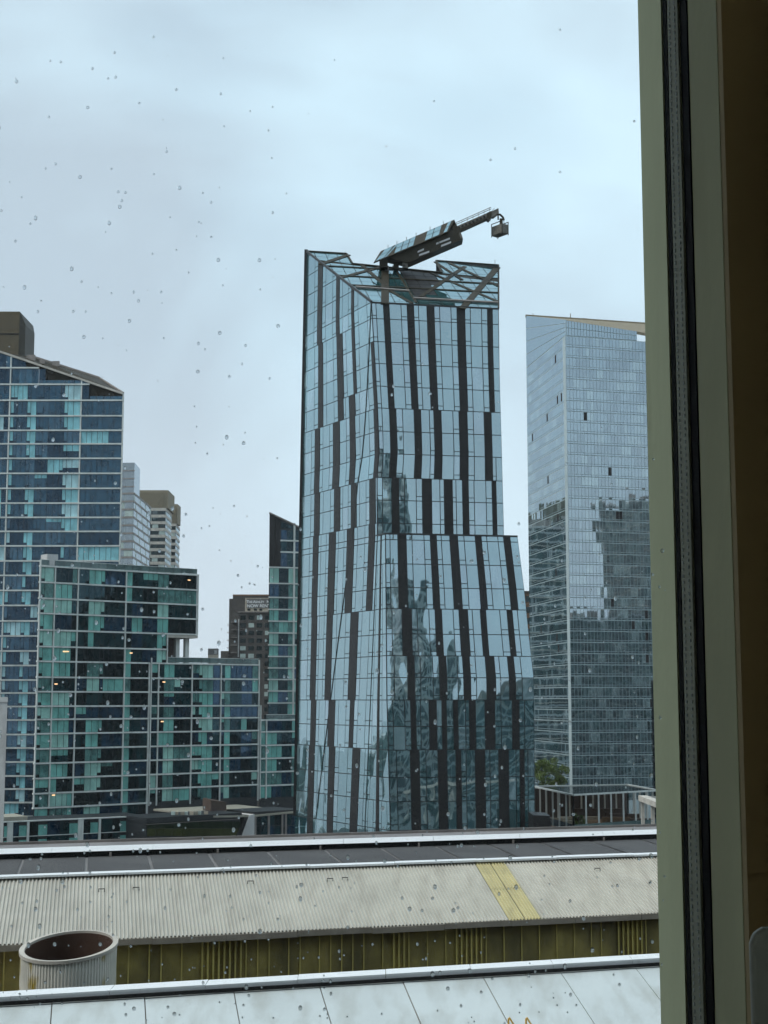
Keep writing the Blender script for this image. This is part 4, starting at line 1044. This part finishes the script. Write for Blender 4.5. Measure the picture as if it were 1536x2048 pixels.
# far block below the small sign, hidden foot
rb = thing('brick_house', (pix(1060, 1400, 455).x, 460, 0), 'red brown brick house glimpsed between striped tower and grid tower', 'building')
WR = from_px(1035, 452, 1066, 452); mb = MB(); wbox(mb, WR, 0, WR.len, 0, zat(1183, 452, 1050), -12, 0); mb.build('wall', M_redbr, rb)
wpart('cornice', M_brick, rb, WR, -.2, WR.len + .2, zat(1186, 452, 1050), zat(1182, 452, 1050), -12.2, .3)
rp_ = Panes()
for k in range(9):
    z = zat(1192 + k * 22, 452, 1050); rp_.add([WR(WR.len * .6, z - 1.8, .05), WR(WR.len * .6 + 1.1, z - 1.8, .05), WR(WR.len * .6 + 1.1, z, .05), WR(WR.len * .6, z, .05)], -WR.n * .1, M_wingl, 'window')
rp_.build(rb, 'window')

# ------------------------------------------------------------------ glass pavilion on the roof terrace, right
YN = 217.0
nc = pix(1146, 1590, YN); zr = nc.z
def at_z(u, v, z): d = ray(u, v); k = (z - CZ) / d.z; return Vector((d.x * k, d.y * k, z))
lf, rf, rn = at_z(1068, 1573, zr), at_z(1255, 1569.5, zr), at_z(1318, 1581, zr)
pav = thing('roof_pavilion', (nc.x + 8, nc.y + 12, zr - 5), 'white framed glass pavilion with slim posts beside the foot of the striped tower', 'pavilion')
mb = MB()
for a, b in ((nc, lf), (lf, rf), (rf, rn), (rn, nc)): mb.bar(a, b, .28, .24)
mb.build('roof_frame', M_white, pav)
mb = MB(); mb.prism([nc, rn, rf, lf], [p - Vector((0, 0, .06)) for p in (nc, rn, rf, lf)])
M_pavg = None
def thin_pane():
    m, N, L, out = nodes('pavilion_roof_glass')
    t = N.new('ShaderNodeBsdfTransparent'); t.inputs[0].default_value = (.62, .60, .56, 1); g = N.new('ShaderNodeBsdfGlossy'); g.inputs['Roughness'].default_value = .05
    f = N.new('ShaderNodeFresnel'); f.inputs['IOR'].default_value = 1.35
    mx = N.new('ShaderNodeMixShader'); L.new(f.outputs[0], mx.inputs[0]); L.new(t.outputs[0], mx.inputs[1]); L.new(g.outputs[0], mx.inputs[2]); L.new(mx.outputs[0], out.inputs[0]); return m
mb.build('glass_roof', thin_pane(), pav)
zf = zr - 5.2
for a, b, n in ((nc, rn, 7), (nc, lf, 6), (lf, rf, 8), (rf, rn, 5)):
    for i in range(n + 1):
        p = a.lerp(b, i / n) - Vector((0, 0, .12)); q = Vector((p.x, p.y, zf)); q2 = MB(); q2.bar(p, q, .24, .24); q2.build('post', M_white, pav)
mb = MB(); q = [Vector((p.x, p.y, zf)) for p in (nc, rn, rf, lf)]; mb.prism(q, [p - Vector((0, 0, .5)) for p in q]); mb.build('deck', M_deck, pav)
mb = MB(); q = [Vector((p.x, p.y, zf - .5)) for p in (nc, rn, rf, lf)]; mb.prism(q, [Vector((p.x, p.y, 0)) for p in q]); mb.build('podium_wall', M_pale, pav)
mb = MB()
for a, b in ((nc, rn), (nc, lf)):
    d = (b - a); mb.prism([Vector((a.x, a.y - .2, zf)), Vector((b.x, b.y - .2, zf)), Vector((b.x, b.y - .2, zf + 1.0)), Vector((a.x, a.y - .2, zf + 1.0))], [Vector((a.x, a.y - .15, zf)), Vector((b.x, b.y - .15, zf)), Vector((b.x, b.y - .15, zf + 1.0)), Vector((a.x, a.y - .15, zf + 1.0))])
mb.build('low_glass_wall', M_rail, pav)
cx = (nc + rn + rf + lf) / 4
for i, (dx, dy, sx, sy, sz, m_) in enumerate(((-6, 4, 2.5, .5, .25, M_terr), (-2, 7, 3, .5, .25, M_beige), (3, 2, 2.2, .4, .4, M_deck), (5, 6, 2.5, .5, .5, M_rust), (-4, -3, 1.8, .4, .35, M_terr), (1, 9, 4, .4, .8, M_rust), (7, -2, 2.5, .5, .45, M_rust))):
    mb = MB(); mb.obox(Vector((cx.x + dx, cx.y + dy, zf + sz)), (sx, 0, 0), (0, sy, 0), (0, 0, sz)); mb.build('planter', m_, pav)
bwl = MB(); bwl.prism([Vector((lf.x, lf.y + 1, zf)), Vector((rf.x, rf.y + 1, zf)), Vector((rf.x, rf.y + 1, zr - .4)), Vector((lf.x, lf.y + 1, zr - .4))], [Vector((lf.x, lf.y + 2, zf)), Vector((rf.x, rf.y + 2, zf)), Vector((rf.x, rf.y + 2, zr - .4)), Vector((lf.x, lf.y + 2, zr - .4))]); bwl.build('rear_wall', M_rust, pav)
# pergola corner
pg = thing('pergola', pix(1300, 1645, 160), 'weathered concrete pergola corner at the foot of the window frame', 'pergola')
a, b = pix(1285, 1596, 160), pix(1400, 1640, 135); mb = MB(); mb.bar(a, b, .9, .55); mb.build('beam', M_cream, pg)
for i in range(6):
    p = a.lerp(b, i / 5); q2 = MB(); q2.bar(p - Vector((0, 0, .28)), Vector((p.x, p.y, p.z - 6)), .34, .34); q2.build('post', M_cream, pg)
mb = MB(); c2 = pix(1320, 1596, 172); mb.bar(a, c2, .5, .4); mb.build('cross_beam', M_cream, pg)
dkb = MB(); p0, p1 = pix(1066, 1632, 190), pix(1104, 1632, 190)
dkb.prism([(p0.x, 190, p0.z - 5), (p1.x + .2, 190, p0.z - 5), (p1.x - .2, 190, p0.z), (p0.x, 190, p0.z + .1)], [(p0.x, 196, p0.z - 5), (p1.x + .2, 196, p0.z - 5), (p1.x - .2, 196, p0.z), (p0.x, 196, p0.z + .1)])
tag(dkb.build('roof_plant_box', M_tdark), 'low dark box beside the pavilion posts at the striped tower foot', 'roof unit')

# ------------------------------------------------------------------ greenery
def leafy(name, label, base, h, rad, n, seed, cat='tree'):
    r = thing(name, base, label, cat); rr = random.Random(seed)
    tr = MB(); top = Vector(base) + Vector((0, 0, h * .75)); tr.tube([base, Vector(base).lerp(top, .5) + Vector((.2, 0, 0)), top], .16, 7)
    for i in range(6):
        a = rr.uniform(0, 6.28); p = Vector(base).lerp(top, rr.uniform(.35, .9)); tr.tube([p, p + Vector((math.cos(a) * rad * .6, math.sin(a) * rad * .6, h * .2))], .06, 5)
    tr.build('trunk', M_bark, r)
    lf_ = MB(); clumps = [Vector((rr.gauss(0, .45) * rad, rr.gauss(0, .45) * rad, h * rr.uniform(.35, .98))) for _ in range(16)]
    for i in range(n):
        c = rr.choice(clumps); d = Vector((rr.gauss(0, 1), rr.gauss(0, 1), rr.gauss(0, 1))); d.normalize(); p = Vector(base) + c + d * rad * .33 * rr.random() ** .4
        u = Vector((rr.gauss(0, 1), rr.gauss(0, 1), rr.gauss(0, 1))).normalized(); w = u.cross(Vector((rr.gauss(0, 1), rr.gauss(0, 1), rr.gauss(0, 1)))).normalized(); s = rr.uniform(.1, .22)
        lf_.poly([p - u * s, p + w * s * .5, p + u * s, p - w * s * .5])
    lf_.build('crown', M_leaf, r); return r
leafy('tree', 'leafy green tree beside the tower foot, above the pavilion roof, left', pix(1084, 1600, 268), zat(1520, 268) - zat(1600, 268), 2.6, 3500, 3)
leafy('tree', 'leafy green tree right of its twin, before the grid tower foot', pix(1113, 1600, 272), zat(1530, 272) - zat(1600, 272), 2.3, 3000, 4)
leafy('potted_shrub', 'small shrub growing on the pavilion deck behind the slim posts', Vector((nc.x + 1.0, nc.y + 2.5, zf)), 2.4, 1.0, 500, 5, 'plant')
# ------------------------------------------------------------------ foreground roofs
TL = .32                                   # plan slope of the roof edges: Y = d + TL*x
SK = -.195                                 # plan direction of the corrugations: x moves SK per metre north
def fz(d, v, u=660):
    k = ray(u, v); kk = k.x / k.y; Y = d / (1 - TL * kk); return zat(v, Y, u)
def fp(d, x, z): return Vector((x, d + TL * x, z))
D_W, D_E, D_R, D_P = 38.0, 50.0, 55.05, 60.5
z_w, z_e, z_r, z_p = fz(D_W, 1953), fz(D_E, 1858), fz(D_R, 1731), fz(D_P, 1681)
X0, X1 = -24.0, 30.0
# corrugated roof
hallroof = thing('corrugated_roof_building', (0, 56, z_e - 8), 'long low building with pale corrugated metal roof and brown wall, foreground', 'building')
dvec = lambda x, d0, d1, z0, z1, t: None
def cr_pt(x, t, lift=0.0):
    # from eave (t=0) to ridge (t=1) along the corrugation
    dd = (D_R - D_E) / (1 - TL * SK); y0 = D_E + TL * x
    return Vector((x + SK * dd * t, y0 + dd * t, z_e + (z_r - z_e) * t + lift))
pitch = .118; amp = .026
prof = [(0, 0), (.18, 0), (.34, 1), (.66, 1), (.82, 0)]
ystrip = (on_plane(1016, 1836, Vector((0, D_E, z_e)), Vector((0, 0, 1))).x, on_plane(1081, 1833, Vector((0, D_E, z_e)), Vector((0, 0, 1))).x)
def sheet(xa, xb, t0, t1, mat, name, lift=0.0):
    mb = MB(); n = int(round((xb - xa) / pitch)); row = []
    for i in range(n):
        for f, h in prof: row.append((xa + (i + f) * (xb - xa) / n, h * 2 * amp - amp + lift))
    row.append((xb, -amp + lift))
    vs = []
    for x, l in row:
        vs.append(cr_pt(x, t0, l)); vs.append(cr_pt(x, t1, l))
    mb.v = vs; mb.f = [[2 * i, 2 * i + 2, 2 * i + 3, 2 * i + 1] for i in range(len(row) - 1)]; mb.m = [0] * len(mb.f)
    mb.build(name, mat, hallroof)
sheet(X0, ystrip[0], 0, 1, M_corr, 'corrugated_sheet'); sheet(ystrip[1], X1, 0, 1, M_corr, 'corrugated_sheet')
ym = (ystrip[0] + ystrip[1]) / 2
for xa, xb in ((ystrip[0] + .012, ym - .012), (ym + .012, ystrip[1] - .012)):
    sheet(xa, xb, 0, .49, M_yell, 'yellow_sheet', .004); sheet(xa, xb, .492, 1, M_yell, 'yellow_sheet', .012)
und = MB(); und.poly([cr_pt(X0, 0, -.08), cr_pt(X1, 0, -.08), cr_pt(X1, 1, -.08), cr_pt(X0, 1, -.08)]); und.build('roof_deck', M_black, hallroof)
def along(mb, d, z0, z1, dd0, dd1, xa=X0, xb=X1, m=0):
    mb.prism([fp(d + dd0, xa, z0), fp(d + dd0, xb, z0), fp(d + dd0, xb, z1), fp(d + dd0, xa, z1)], [fp(d + dd1, xa, z0), fp(d + dd1, xb, z0), fp(d + dd1, xb, z1), fp(d + dd1, xa, z1)], m)
rF = random.Random(8)
x = X0
while x < X1:
    L_ = 2.4 + rF.uniform(-.2, .3); mb = MB(); j = rF.uniform(-.015, .015); along(mb, D_E, z_e - .20 + j, z_e - .02 + j, -.03 + j, .25, x, min(X1, x + L_ - .012)); mb.build('fascia_board', M_fascia, hallroof); x += L_
mb = MB(); along(mb, D_E, z_e - 12, z_e - .2, .32, .6); mb.build('wall', M_bwall, hallroof)
ribs = MB(); x = X0
while x < X1:
    g = (math.sin(x * .9) + math.sin(x * 2.3 + 1)) > .95
    w = .035 if not g else .05
    along(ribs, D_E, z_e - 12, z_e - .2, .255 if g else .285, .33, x, x + w)
    x += .17 if g else rF.choice((.62, .36, .62))
ribs.build('wall_rib', M_brib, hallroof, kind='stuff')
# ridge flashing in lengths
x = X0
while x < X1:
    L_ = 3.05; mb = MB(); j = rF.uniform(-.006, .006); along(mb, D_R, z_r - .02 + j, z_r + .05 + j, -.38, .2, x, x + L_ - .014)
    mb.build('ridge_flashing', M_flash, hallroof); x += L_
# little cable clips left on the sheet
for u, v in ((203, 1784), (272, 1781), (501, 1768), (660, 1763), (690, 1761), (1195, 1742)):
    n_ = (cr_pt(1, 0) - cr_pt(0, 0)).cross(cr_pt(0, 1) - cr_pt(0, 0)); p = on_plane(u, v, cr_pt(0, 0), n_); c = MB()
    c.tube([p + Vector((-.1, 0, 0)), p + Vector((-.1, 0, .1)), p + Vector((.1, .02, .1)), p + Vector((.1, .02, 0))], .018, 5); c.build('roof_clip', M_black, hallroof)
# dark membrane roof beyond the ridge, laid in strips
dkr = thing('membrane_roof', (0, 74, z_p - 3), 'dark grey membrane roof with pale laps and white coping behind the corrugated roof', 'roof')
base = MB(); base.poly([fp(D_R + .3, X0 - 10, z_r - .06), fp(D_R + .3, X1 + 10, z_r - .06), fp(D_P + .3, X1 + 10, z_p - .34), fp(D_P + .3, X0 - 10, z_p - .34)]); base.build('roof_base', M_dkseam, dkr)
def dk_pt(x, t): 
    dd = (D_P - D_R) / (1 - TL * SK); return Vector((x + SK * dd * t, D_R + TL * x + dd * t, z_r - .02 + (z_p - .32 - z_r + .02) * t))
x = X0 - 6
while x < X1 + 8:
    mb = MB(); mb.poly([dk_pt(x + .05, .005), dk_pt(x + 2.15, .005), dk_pt(x + 2.15, .995), dk_pt(x + .05, .995)]); mb.build('membrane_strip', M_dkroof, dkr); x += 2.2
mb = MB(); along(mb, D_P, z_p - .36, z_p - .125, -.12, .0, X0 - 10, X1 + 10); mb.build('painted_shadow', M_black, dkr)  # solid black bar paints the shade under the coping
x = X0 - 10
while x < X1 + 10:
    mb = MB(); xb_ = x + 3.6 - .012; mb.prism([fp(D_P - .20, x, z_p - .12), fp(D_P - .20, xb_, z_p - .12), fp(D_P, xb_, z_p + .04), fp(D_P, x, z_p + .04)], [fp(D_P + .3, x, z_p - .12), fp(D_P + .3, xb_, z_p - .12), fp(D_P + .3, xb_, z_p + .03), fp(D_P + .3, x, z_p + .03)]); mb.build('coping', M_flash, dkr); x += 3.6
mb = MB(); along(mb, D_P, z_p - 1, z_p + .02, .31, 1.9, X0 - 10, X1 + 10); mb.build('outer_gutter', M_par, dkr)
mb = MB(); along(mb, D_P, z_p - 30, z_p - 1.02, .31, 1.9, X0 - 10, X1 + 10); mb.build('wall', M_brick, dkr)
mb = MB(); along(mb, D_P, z_p - .02, z_p + .12, 1.9, 2.0, X0 - 10, X1 + 10); mb.build('outer_rail', M_gutter, dkr)
for i in range(14):
    xx = -22 + i * 3.9; q = fp(D_P - .3, xx, z_p - .26); c = MB(); c.obox(q, (.035, 0, 0), (0, .05, 0), (0, 0, .09)); c.build('bolt_bracket', M_gutter, dkr)

# white panel roof in front
wr = thing('white_panel_roof', (0, 34, z_w - 2), 'white sheet metal roof with rusty seams and ridge cap at the bottom', 'roof')
z_f = z_w - 1.75; D_F = 31.6
def wp(x, t, lift=0.0):
    dd = (D_F - D_W) / (1 - TL * SK); return Vector((x + SK * dd * t, D_W + TL * x + dd * t, z_w - .1 + (z_f - z_w) * t + lift))
sb_ = MB(); sb_.poly([wp(X0, 0, -.06), wp(X0, 1, -.06), wp(X1, 1, -.06), wp(X1, 0, -.06)]); sb_.build('seam_base', M_seam, wr)
xs = on_plane(276, 1990, Vector((0, D_W, z_w)), Vector((0, 0, 1))).x; step = 2.03
i = int((X0 - xs) / step)
while xs + i * step < X1 - 1:
    a, b = xs + i * step, xs + (i + 1) * step; k = rF.uniform(-.012, .012)
    mb = MB(); q = [wp(a + .013, .012, k), wp(a + .013, 1, k), wp(b - .013, 1, -k), wp(b - .013, .012, -k)]; mb.prism(q, [p - Vector((0, 0, .03)) for p in q]); mb.build('roof_panel', M_wroof, wr); i += 1
mb = MB(); along(mb, D_W, z_w - .16, z_w - .075, -.36, -.30); mb.build('ridge_groove', M_black, wr)
x = X0 + .4
while x < X1:
    mb = MB(); j = rF.uniform(-.008, .008); along(mb, D_W, z_w - .10 + j, z_w + .02 + j, -.26, .42, x, x + 2.15 - .014); mb.build('ridge_cap', M_flash, wr); x += 2.15
mb = MB(); along(mb, D_W, z_w - 14, z_w - .12, .1, .4); mb.build('rear_wall', M_brick, wr)
# access ladder rails over the edge
lad = thing('roof_ladder', pix(1040, 2060, 32.5), 'yellow ladder rails standing up from the white roof edge', 'ladder')
pt = lambda u, v, d=0: pix(u, v, 35.2 + d)
for u in (1017, 1052): one('ladder_rail', M_yellow, lad, 'tube', [pt(u, 2120), pt(u, 2037), pt(u + 2, 2036, .06), pt(u + 12, 2052, .5), pt(u + 34, 2095, 1.3)], .022, 7)
for v in (2062, 2088): one('rung', M_yellow, lad, 'tube', [pt(1017, v), pt(1052, v)], .014, 6)
# round corrugated stack
st = thing('corrugated_stack', pix(138, 1990, 44.5), 'round corrugated metal vent stack with dark open mouth and yellow stain', 'vent stack')
cx_, Yc_ = pix(138, 1892, 44.5).x, 44.5; R = 94.5 / FPX * 44.5 * .985; ztop = zat(1893, 44.5, 138)
def rimz(a): return ztop - .155 * math.sin(a) * -1 * R + .045 * math.cos(a) * R
mb = MB(); N_ = 360
for i in range(N_):
    a = 2 * math.pi * i / N_; r = R - .03 + +.012 * (1 if (i // 2) % 2 else -1)
    mb.v += [Vector((cx_ + r * math.cos(a), Yc_ + r * math.sin(a), ztop - 6)), Vector((cx_ + r * math.cos(a), Yc_ + r * math.sin(a), rimz(a) - .03))]
for i in range(N_): j = (i + 1) % N_; mb.f.append([2 * i, 2 * j, 2 * j + 1, 2 * i + 1])
mb.m = [0] * len(mb.f)
M_stack = paint('stack_metal', (0.80, 0.77, 0.68), .5, .12, 1.5, metal=.1, stain=(1.2, (0.46, 0.34, 0.05), .56, .66, (1.6, 1.6, .6)))
mb.build('shell', M_stack, st)
def ring(name, mat, r0, r1, zoff0, zoff1):
    mb = MB(); n = 64
    for i in range(n):
        a = 2 * math.pi * i / n
        for r, zo in ((r0, zoff0), (r1, zoff0), (r1, zoff1), (r0, zoff1)): mb.v.append(Vector((cx_ + r * math.cos(a), Yc_ + r * math.sin(a), rimz(a) + zo)))
    for i in range(n):
        j = (i + 1) % n
        for k in range(4): k2 = (k + 1) % 4; mb.f.append([4 * i + k, 4 * j + k, 4 * j + k2, 4 * i + k2])
    mb.m = [0] * len(mb.f); return mb.build(name, mat, st)
ring('rim', M_cream, R - .13, R + .02, -.05, .04)
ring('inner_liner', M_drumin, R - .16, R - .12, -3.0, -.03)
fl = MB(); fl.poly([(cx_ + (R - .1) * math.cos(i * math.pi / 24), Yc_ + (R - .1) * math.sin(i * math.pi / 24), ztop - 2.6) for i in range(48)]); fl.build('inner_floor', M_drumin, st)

# ------------------------------------------------------------------ the window we look through, and the room around it
S = .5
win = thing('window', (.05, .47, CZ - 1.3), 'grey green window frame with double glazing on the right of the view', 'window')
ZB, ZT = CZ - 1.45, CZ + 1.45; XL = -2.6
def colm(name, mat, x0, x1, y0, y1, parent=win): return boxo(name, mat, parent, (x0, y0, ZB), (x1, y1, ZT))
outer = colm('outer_frame', M_wframe, .0950, .150, .4822, .5257)
colm('outer_gasket', M_gasket, .0956, .150, .4760, .4820)
sp = colm('glazing_spacer', M_spacer, .0958, .12, .4592, .4756)
hol = MB()
zz = CZ - .45
while zz < CZ + .55:
    for yy in (.4632, .4716): hol.obox(Vector((.0957, yy, zz)), (.0002, 0, 0), (0, .0005, 0), (0, 0, .0005))
    zz += .0021
hol.build('spacer_perforation', M_hole_lit, sp, kind='stuff')
colm('inner_gasket', M_gasket, .0966, .150, .4490, .4590)
inner = colm('inner_frame', M_wframe_lit, .0970, .150, .4105, .4488)
colm('frame_return', M_curtain, .0972, .150, .4050, .4103)
boxo('pane', M_pane, win, (XL, .4765, ZB), (.13, .4810, ZT), label='rain spotted outer pane'); boxo('pane', M_pane, win, (XL, .4540, ZB), (.13, .4588, ZT))
for nm, z0, z1 in (('sill_frame', ZB - .08, ZB), ('head_frame', ZT, ZT + .08)): boxo(nm, M_wframe, win, (XL, .41, z0), (.15, .5257, z1))
boxo('outer_frame', M_wframe, win, (XL - .06, .41, ZB - .08), (XL, .5257, ZT + .08))
# dark curtain beside the window, hanging in folds
cu = MB(); n = 40
pts = []
for i in range(n + 1):
    x = .1015 + i * .0105; y = .372 + .012 * math.sin(i * 1.05) + (.006 if i % 3 else 0); pts.append((x, y))
for (x0, y0), (x1, y1) in zip(pts, pts[1:]):
    cu.poly([(x0, y0, ZB - .1), (x1, y1, ZB - .1), (x1, y1, ZT + .1), (x0, y0, ZT + .1)])
tag(cu.build('curtain', M_curtain, smooth=True), 'dark brown curtain hanging in folds at the far right', 'curtain')
# lever housing on the frame, bottom right
hd_p = pix(1523, 1856, .362)
hd = thing('window_latch', (hd_p.x, .36, hd_p.z - .1), 'pale rounded window latch housing in the lower right corner', 'latch')
lm = MB(); wl_ = .0062; x_l = pix(1503, 1950, .345).x; ztl = zat(1852, .345, 1510)
prof_ = []
for i in range(7):
    a = math.pi / 2 * i / 6; prof_.append((x_l + .003 - .003 * math.sin(math.pi / 2 - a) if False else x_l + .003 * (1 - math.sin(a)), ztl - .003 * (1 - math.cos(a)) if False else ztl - .003 * (1 - math.sin(a))))
fr_ = [(x_l, ztl - .20), (x_l + .02, ztl - .20), (x_l + .02, ztl - .001), (x_l + .0175, ztl), (x_l + .003, ztl - .0004), (x_l + .0009, ztl - .0016), (x_l, ztl - .004)]
lm.prism([(x, .345, z) for x, z in fr_], [(x, .3478, z) for x, z in fr_]); lo = lm.build('housing', paint('latch_paint', (0.86, 0.86, 0.78), .6, .04, 20), hd)
bv = lo.modifiers.new('edge', 'BEVEL'); bv.width = .0012; bv.segments = 3
boxo('base_plate', M_gasket, hd, (x_l + .0045, .3480, ztl - .22), (x_l + .02, .3490, ztl - .001))
# room shell: walls, floor, ceiling
room = MB()
room.box((XL - .9, .40, CZ - 3.2), (XL - .062, .62, CZ + 3.0)); room.box((.1505, .40, CZ - 3.2), (1.8, .62, CZ + 3.0))
room.box((XL - .062, .40, CZ - 3.2), (.1505, .62, ZB - .08)); room.box((XL - .062, .40, ZT + .08), (.1505, .62, CZ + 3.0))
room.build('window_wall', M_room, kind='structure')
boxo('floor', M_room, None, (-3.2, -4.2, CZ - 1.75), (1.8, .399, CZ - 1.6), kind='structure')
boxo('ceiling', M_room, None, (-3.2, -4.2, CZ + 1.6), (1.8, .399, CZ + 1.75), kind='structure')
for nm, lo_, hi_ in (('wall_left', (-3.2, -4.2, CZ - 1.599), (-3.0, .399, CZ + 1.599)), ('wall_right', (1.6, -4.2, CZ - 1.599), (1.8, .399, CZ + 1.599)), ('wall_back', (-2.999, -4.2, CZ - 1.599), (1.599, -4.0, CZ + 1.599))):
    boxo(nm, M_room, None, lo_, hi_, kind='structure')
# raindrops on the outer pane
rd = MB(); rR = random.Random(2024); cnt = 0
while cnt < 860:
    u, v = rR.uniform(-20, 1330), rR.uniform(0, 2060)
    p = .10 + .45 * (u < 560) * (v > 60) + .55 * (v > 1100) + .25 * (v > 1500) - .06 * (v < 700 and u > 560)
    if rR.random() > p: continue
    c = pix(u, v, .4816)
    if c.x > .093: continue
    r = rR.choice((1.2, 1.6, 2.0, 2.3, 2.7, 3.1, 4.2)) / FPX * .48 * (.95 if v > 1200 else .92)
    el = rR.uniform(1.0, 1.5); i0 = len(rd.v); n = 8; rd.v.append(c + Vector((0, r * .72, 0)))
    for ringr, dep in ((.45, .62), (.8, .38), (1.0, 0.0)):
        for j in range(n): t = 6.2832 * j / n; rd.v.append(c + Vector((r * ringr * math.cos(t), r * dep, r * ringr * el * math.sin(t))))
    for j in range(n):
        j2 = (j + 1) % n; rd.f.append([i0 + 1 + j2, i0 + 1 + j, i0]); [rd.f.append([i0 + 1 + q_ * n + j2, i0 + 1 + (q_ + 1) * n + j2, i0 + 1 + (q_ + 1) * n + j, i0 + 1 + q_ * n + j]) for q_ in (0, 1)]
    cnt += 1
rd.m = [0] * len(rd.f)
ro = rd.build('rain_drops', M_drop, smooth=True, kind='stuff'); ro['label'] = 'scattered rain drops on the outside of the window pane'; ro['category'] = 'rain'

# ------------------------------------------------------------------ neighbours that only show as reflections
M_n1 = gridwall('grey_flats', (0.50, 0.50, 0.48), (0.02, 0.025, 0.03), 3.6, 3.3, .55)
M_n2 = gridwall('banded_flats', (0.44, 0.47, 0.46), (0.02, 0.035, 0.04), 6.5, 3.3, .38)
M_n3 = gridwall('dark_flats', (0.15, 0.17, 0.165), (0.015, 0.02, 0.022), 3.2, 3.1, .6)
M_own = gridwall('own_facade', (0.055, 0.055, 0.052), (0.010, 0.012, 0.014), 3.0, 3.2, .5)
def neighbour(name, label, x0, x1, y0, y1, h, mat):
    r = thing(name, ((x0 + x1) / 2, (y0 + y1) / 2, 0), label, 'building')
    boxo('wall', mat, r, (x0, y0, 0), (x1, y1, h)); boxo('parapet', M_pale, r, (x0 - .2, y0 - .2, h), (x1 + .2, y1 + .2, h + .9))
    mat is M_n1 and h < CZ + 45 and x1 - x0 < 20 or boxo('roof_hut', M_gutter, r, (x0 + (x1 - x0) * .3, y0 + (y1 - y0) * .3, h + .9), (x0 + (x1 - x0) * .6, y0 + (y1 - y0) * .7, h + 4.5))
    z = 6.0
    k = 0
    while z < h - 3 and k < 40:
        boxo('ledge', M_cream if mat is not M_own else M_brick, r, (x0 - .35, y0 - .35, z), (x1 + .35, y1 + .35, z + .35)); z += 6.3; k += 1
    return r
rt = neighbour('reflected_tower', 'tall pale stepped tower mirrored in the striped tower front', 89, 106, -48, -28, CZ + 40, M_n1)
boxo('middle_stage', M_n1, rt, (91, -46, CZ + 40.9), (102.5, -29.5, CZ + 62)); boxo('middle_parapet', M_pale, rt, (90.8, -46.2, CZ + 62), (102.7, -29.3, CZ + 62.8)); boxo('top_stage', M_n1, rt, (93, -44, CZ + 62.8), (99.5, -31, CZ + 80)); boxo('spire', M_gutter, rt, (95.5, -39, CZ + 80), (97, -37, CZ + 86))
neighbour('reflected_block', 'banded flats mirrored low in the striped tower front', 110, 150, -60, -30, CZ + 19, M_n2)
neighbour('reflected_block', 'taller grey flats mirrored at the right edge of the striped tower', 152, 185, -60, -30, CZ + 38, M_n1)
neighbour('reflected_block', 'dark block mirrored low in the striped tower beside the pale tower', 50, 86, -70, -20, CZ + 14, M_n3)
neighbour('reflected_tower', 'dark tower mirrored at the right side of the grid tower', 262, 300, 150, 185, CZ + 92, M_n3)
neighbour('reflected_block', 'dark flats mirrored low in the grid tower front', 205, 260, 150, 185, CZ + 36, M_n3)
neighbour('reflected_tower', 'grey tower mirrored in the left side of the grid tower', -26, 6, 525, 552, CZ + 62, M_n2)
neighbour('reflected_block', 'long low flats mirrored in the left side of the striped tower', -250, -205, 385, 425, CZ - 14, M_n3)
own = thing('viewer_building', (-20, -12, 0), 'dark apartment building around the window, mirrored in the glass blocks', 'building')
for nm, lo_, hi_ in (('facade', (-85, -22, 0), (45, .39, CZ - 3.3)), ('facade', (-85, -22, CZ + 3.1), (45, .39, CZ + 36)), ('facade', (-85, -22, CZ - 3.29), (-3.3, .39, CZ + 3.09)), ('facade', (1.9, -22, CZ - 3.29), (45, .39, CZ + 3.09)), ('facade', (-3.29, -22, CZ - 3.29), (1.89, -5, CZ + 3.09))):
    boxo(nm, M_own, own, lo_, hi_)

# ------------------------------------------------------------------ misty air
hz = MB(); hz.box((-1510, -1010, -1.5), (1510, 2610, CZ + 110))
m, N, L, out = nodes('mist')
pv = N.new('ShaderNodeVolumePrincipled'); pv.inputs['Color'].default_value = (.93, .96, 1, 1); pv.inputs['Density'].default_value = 0.00008; pv.inputs['Anisotropy'].default_value = 0.2
L.new(pv.outputs[0], out.inputs['Volume'])
hz.build('haze', m, kind='stuff')
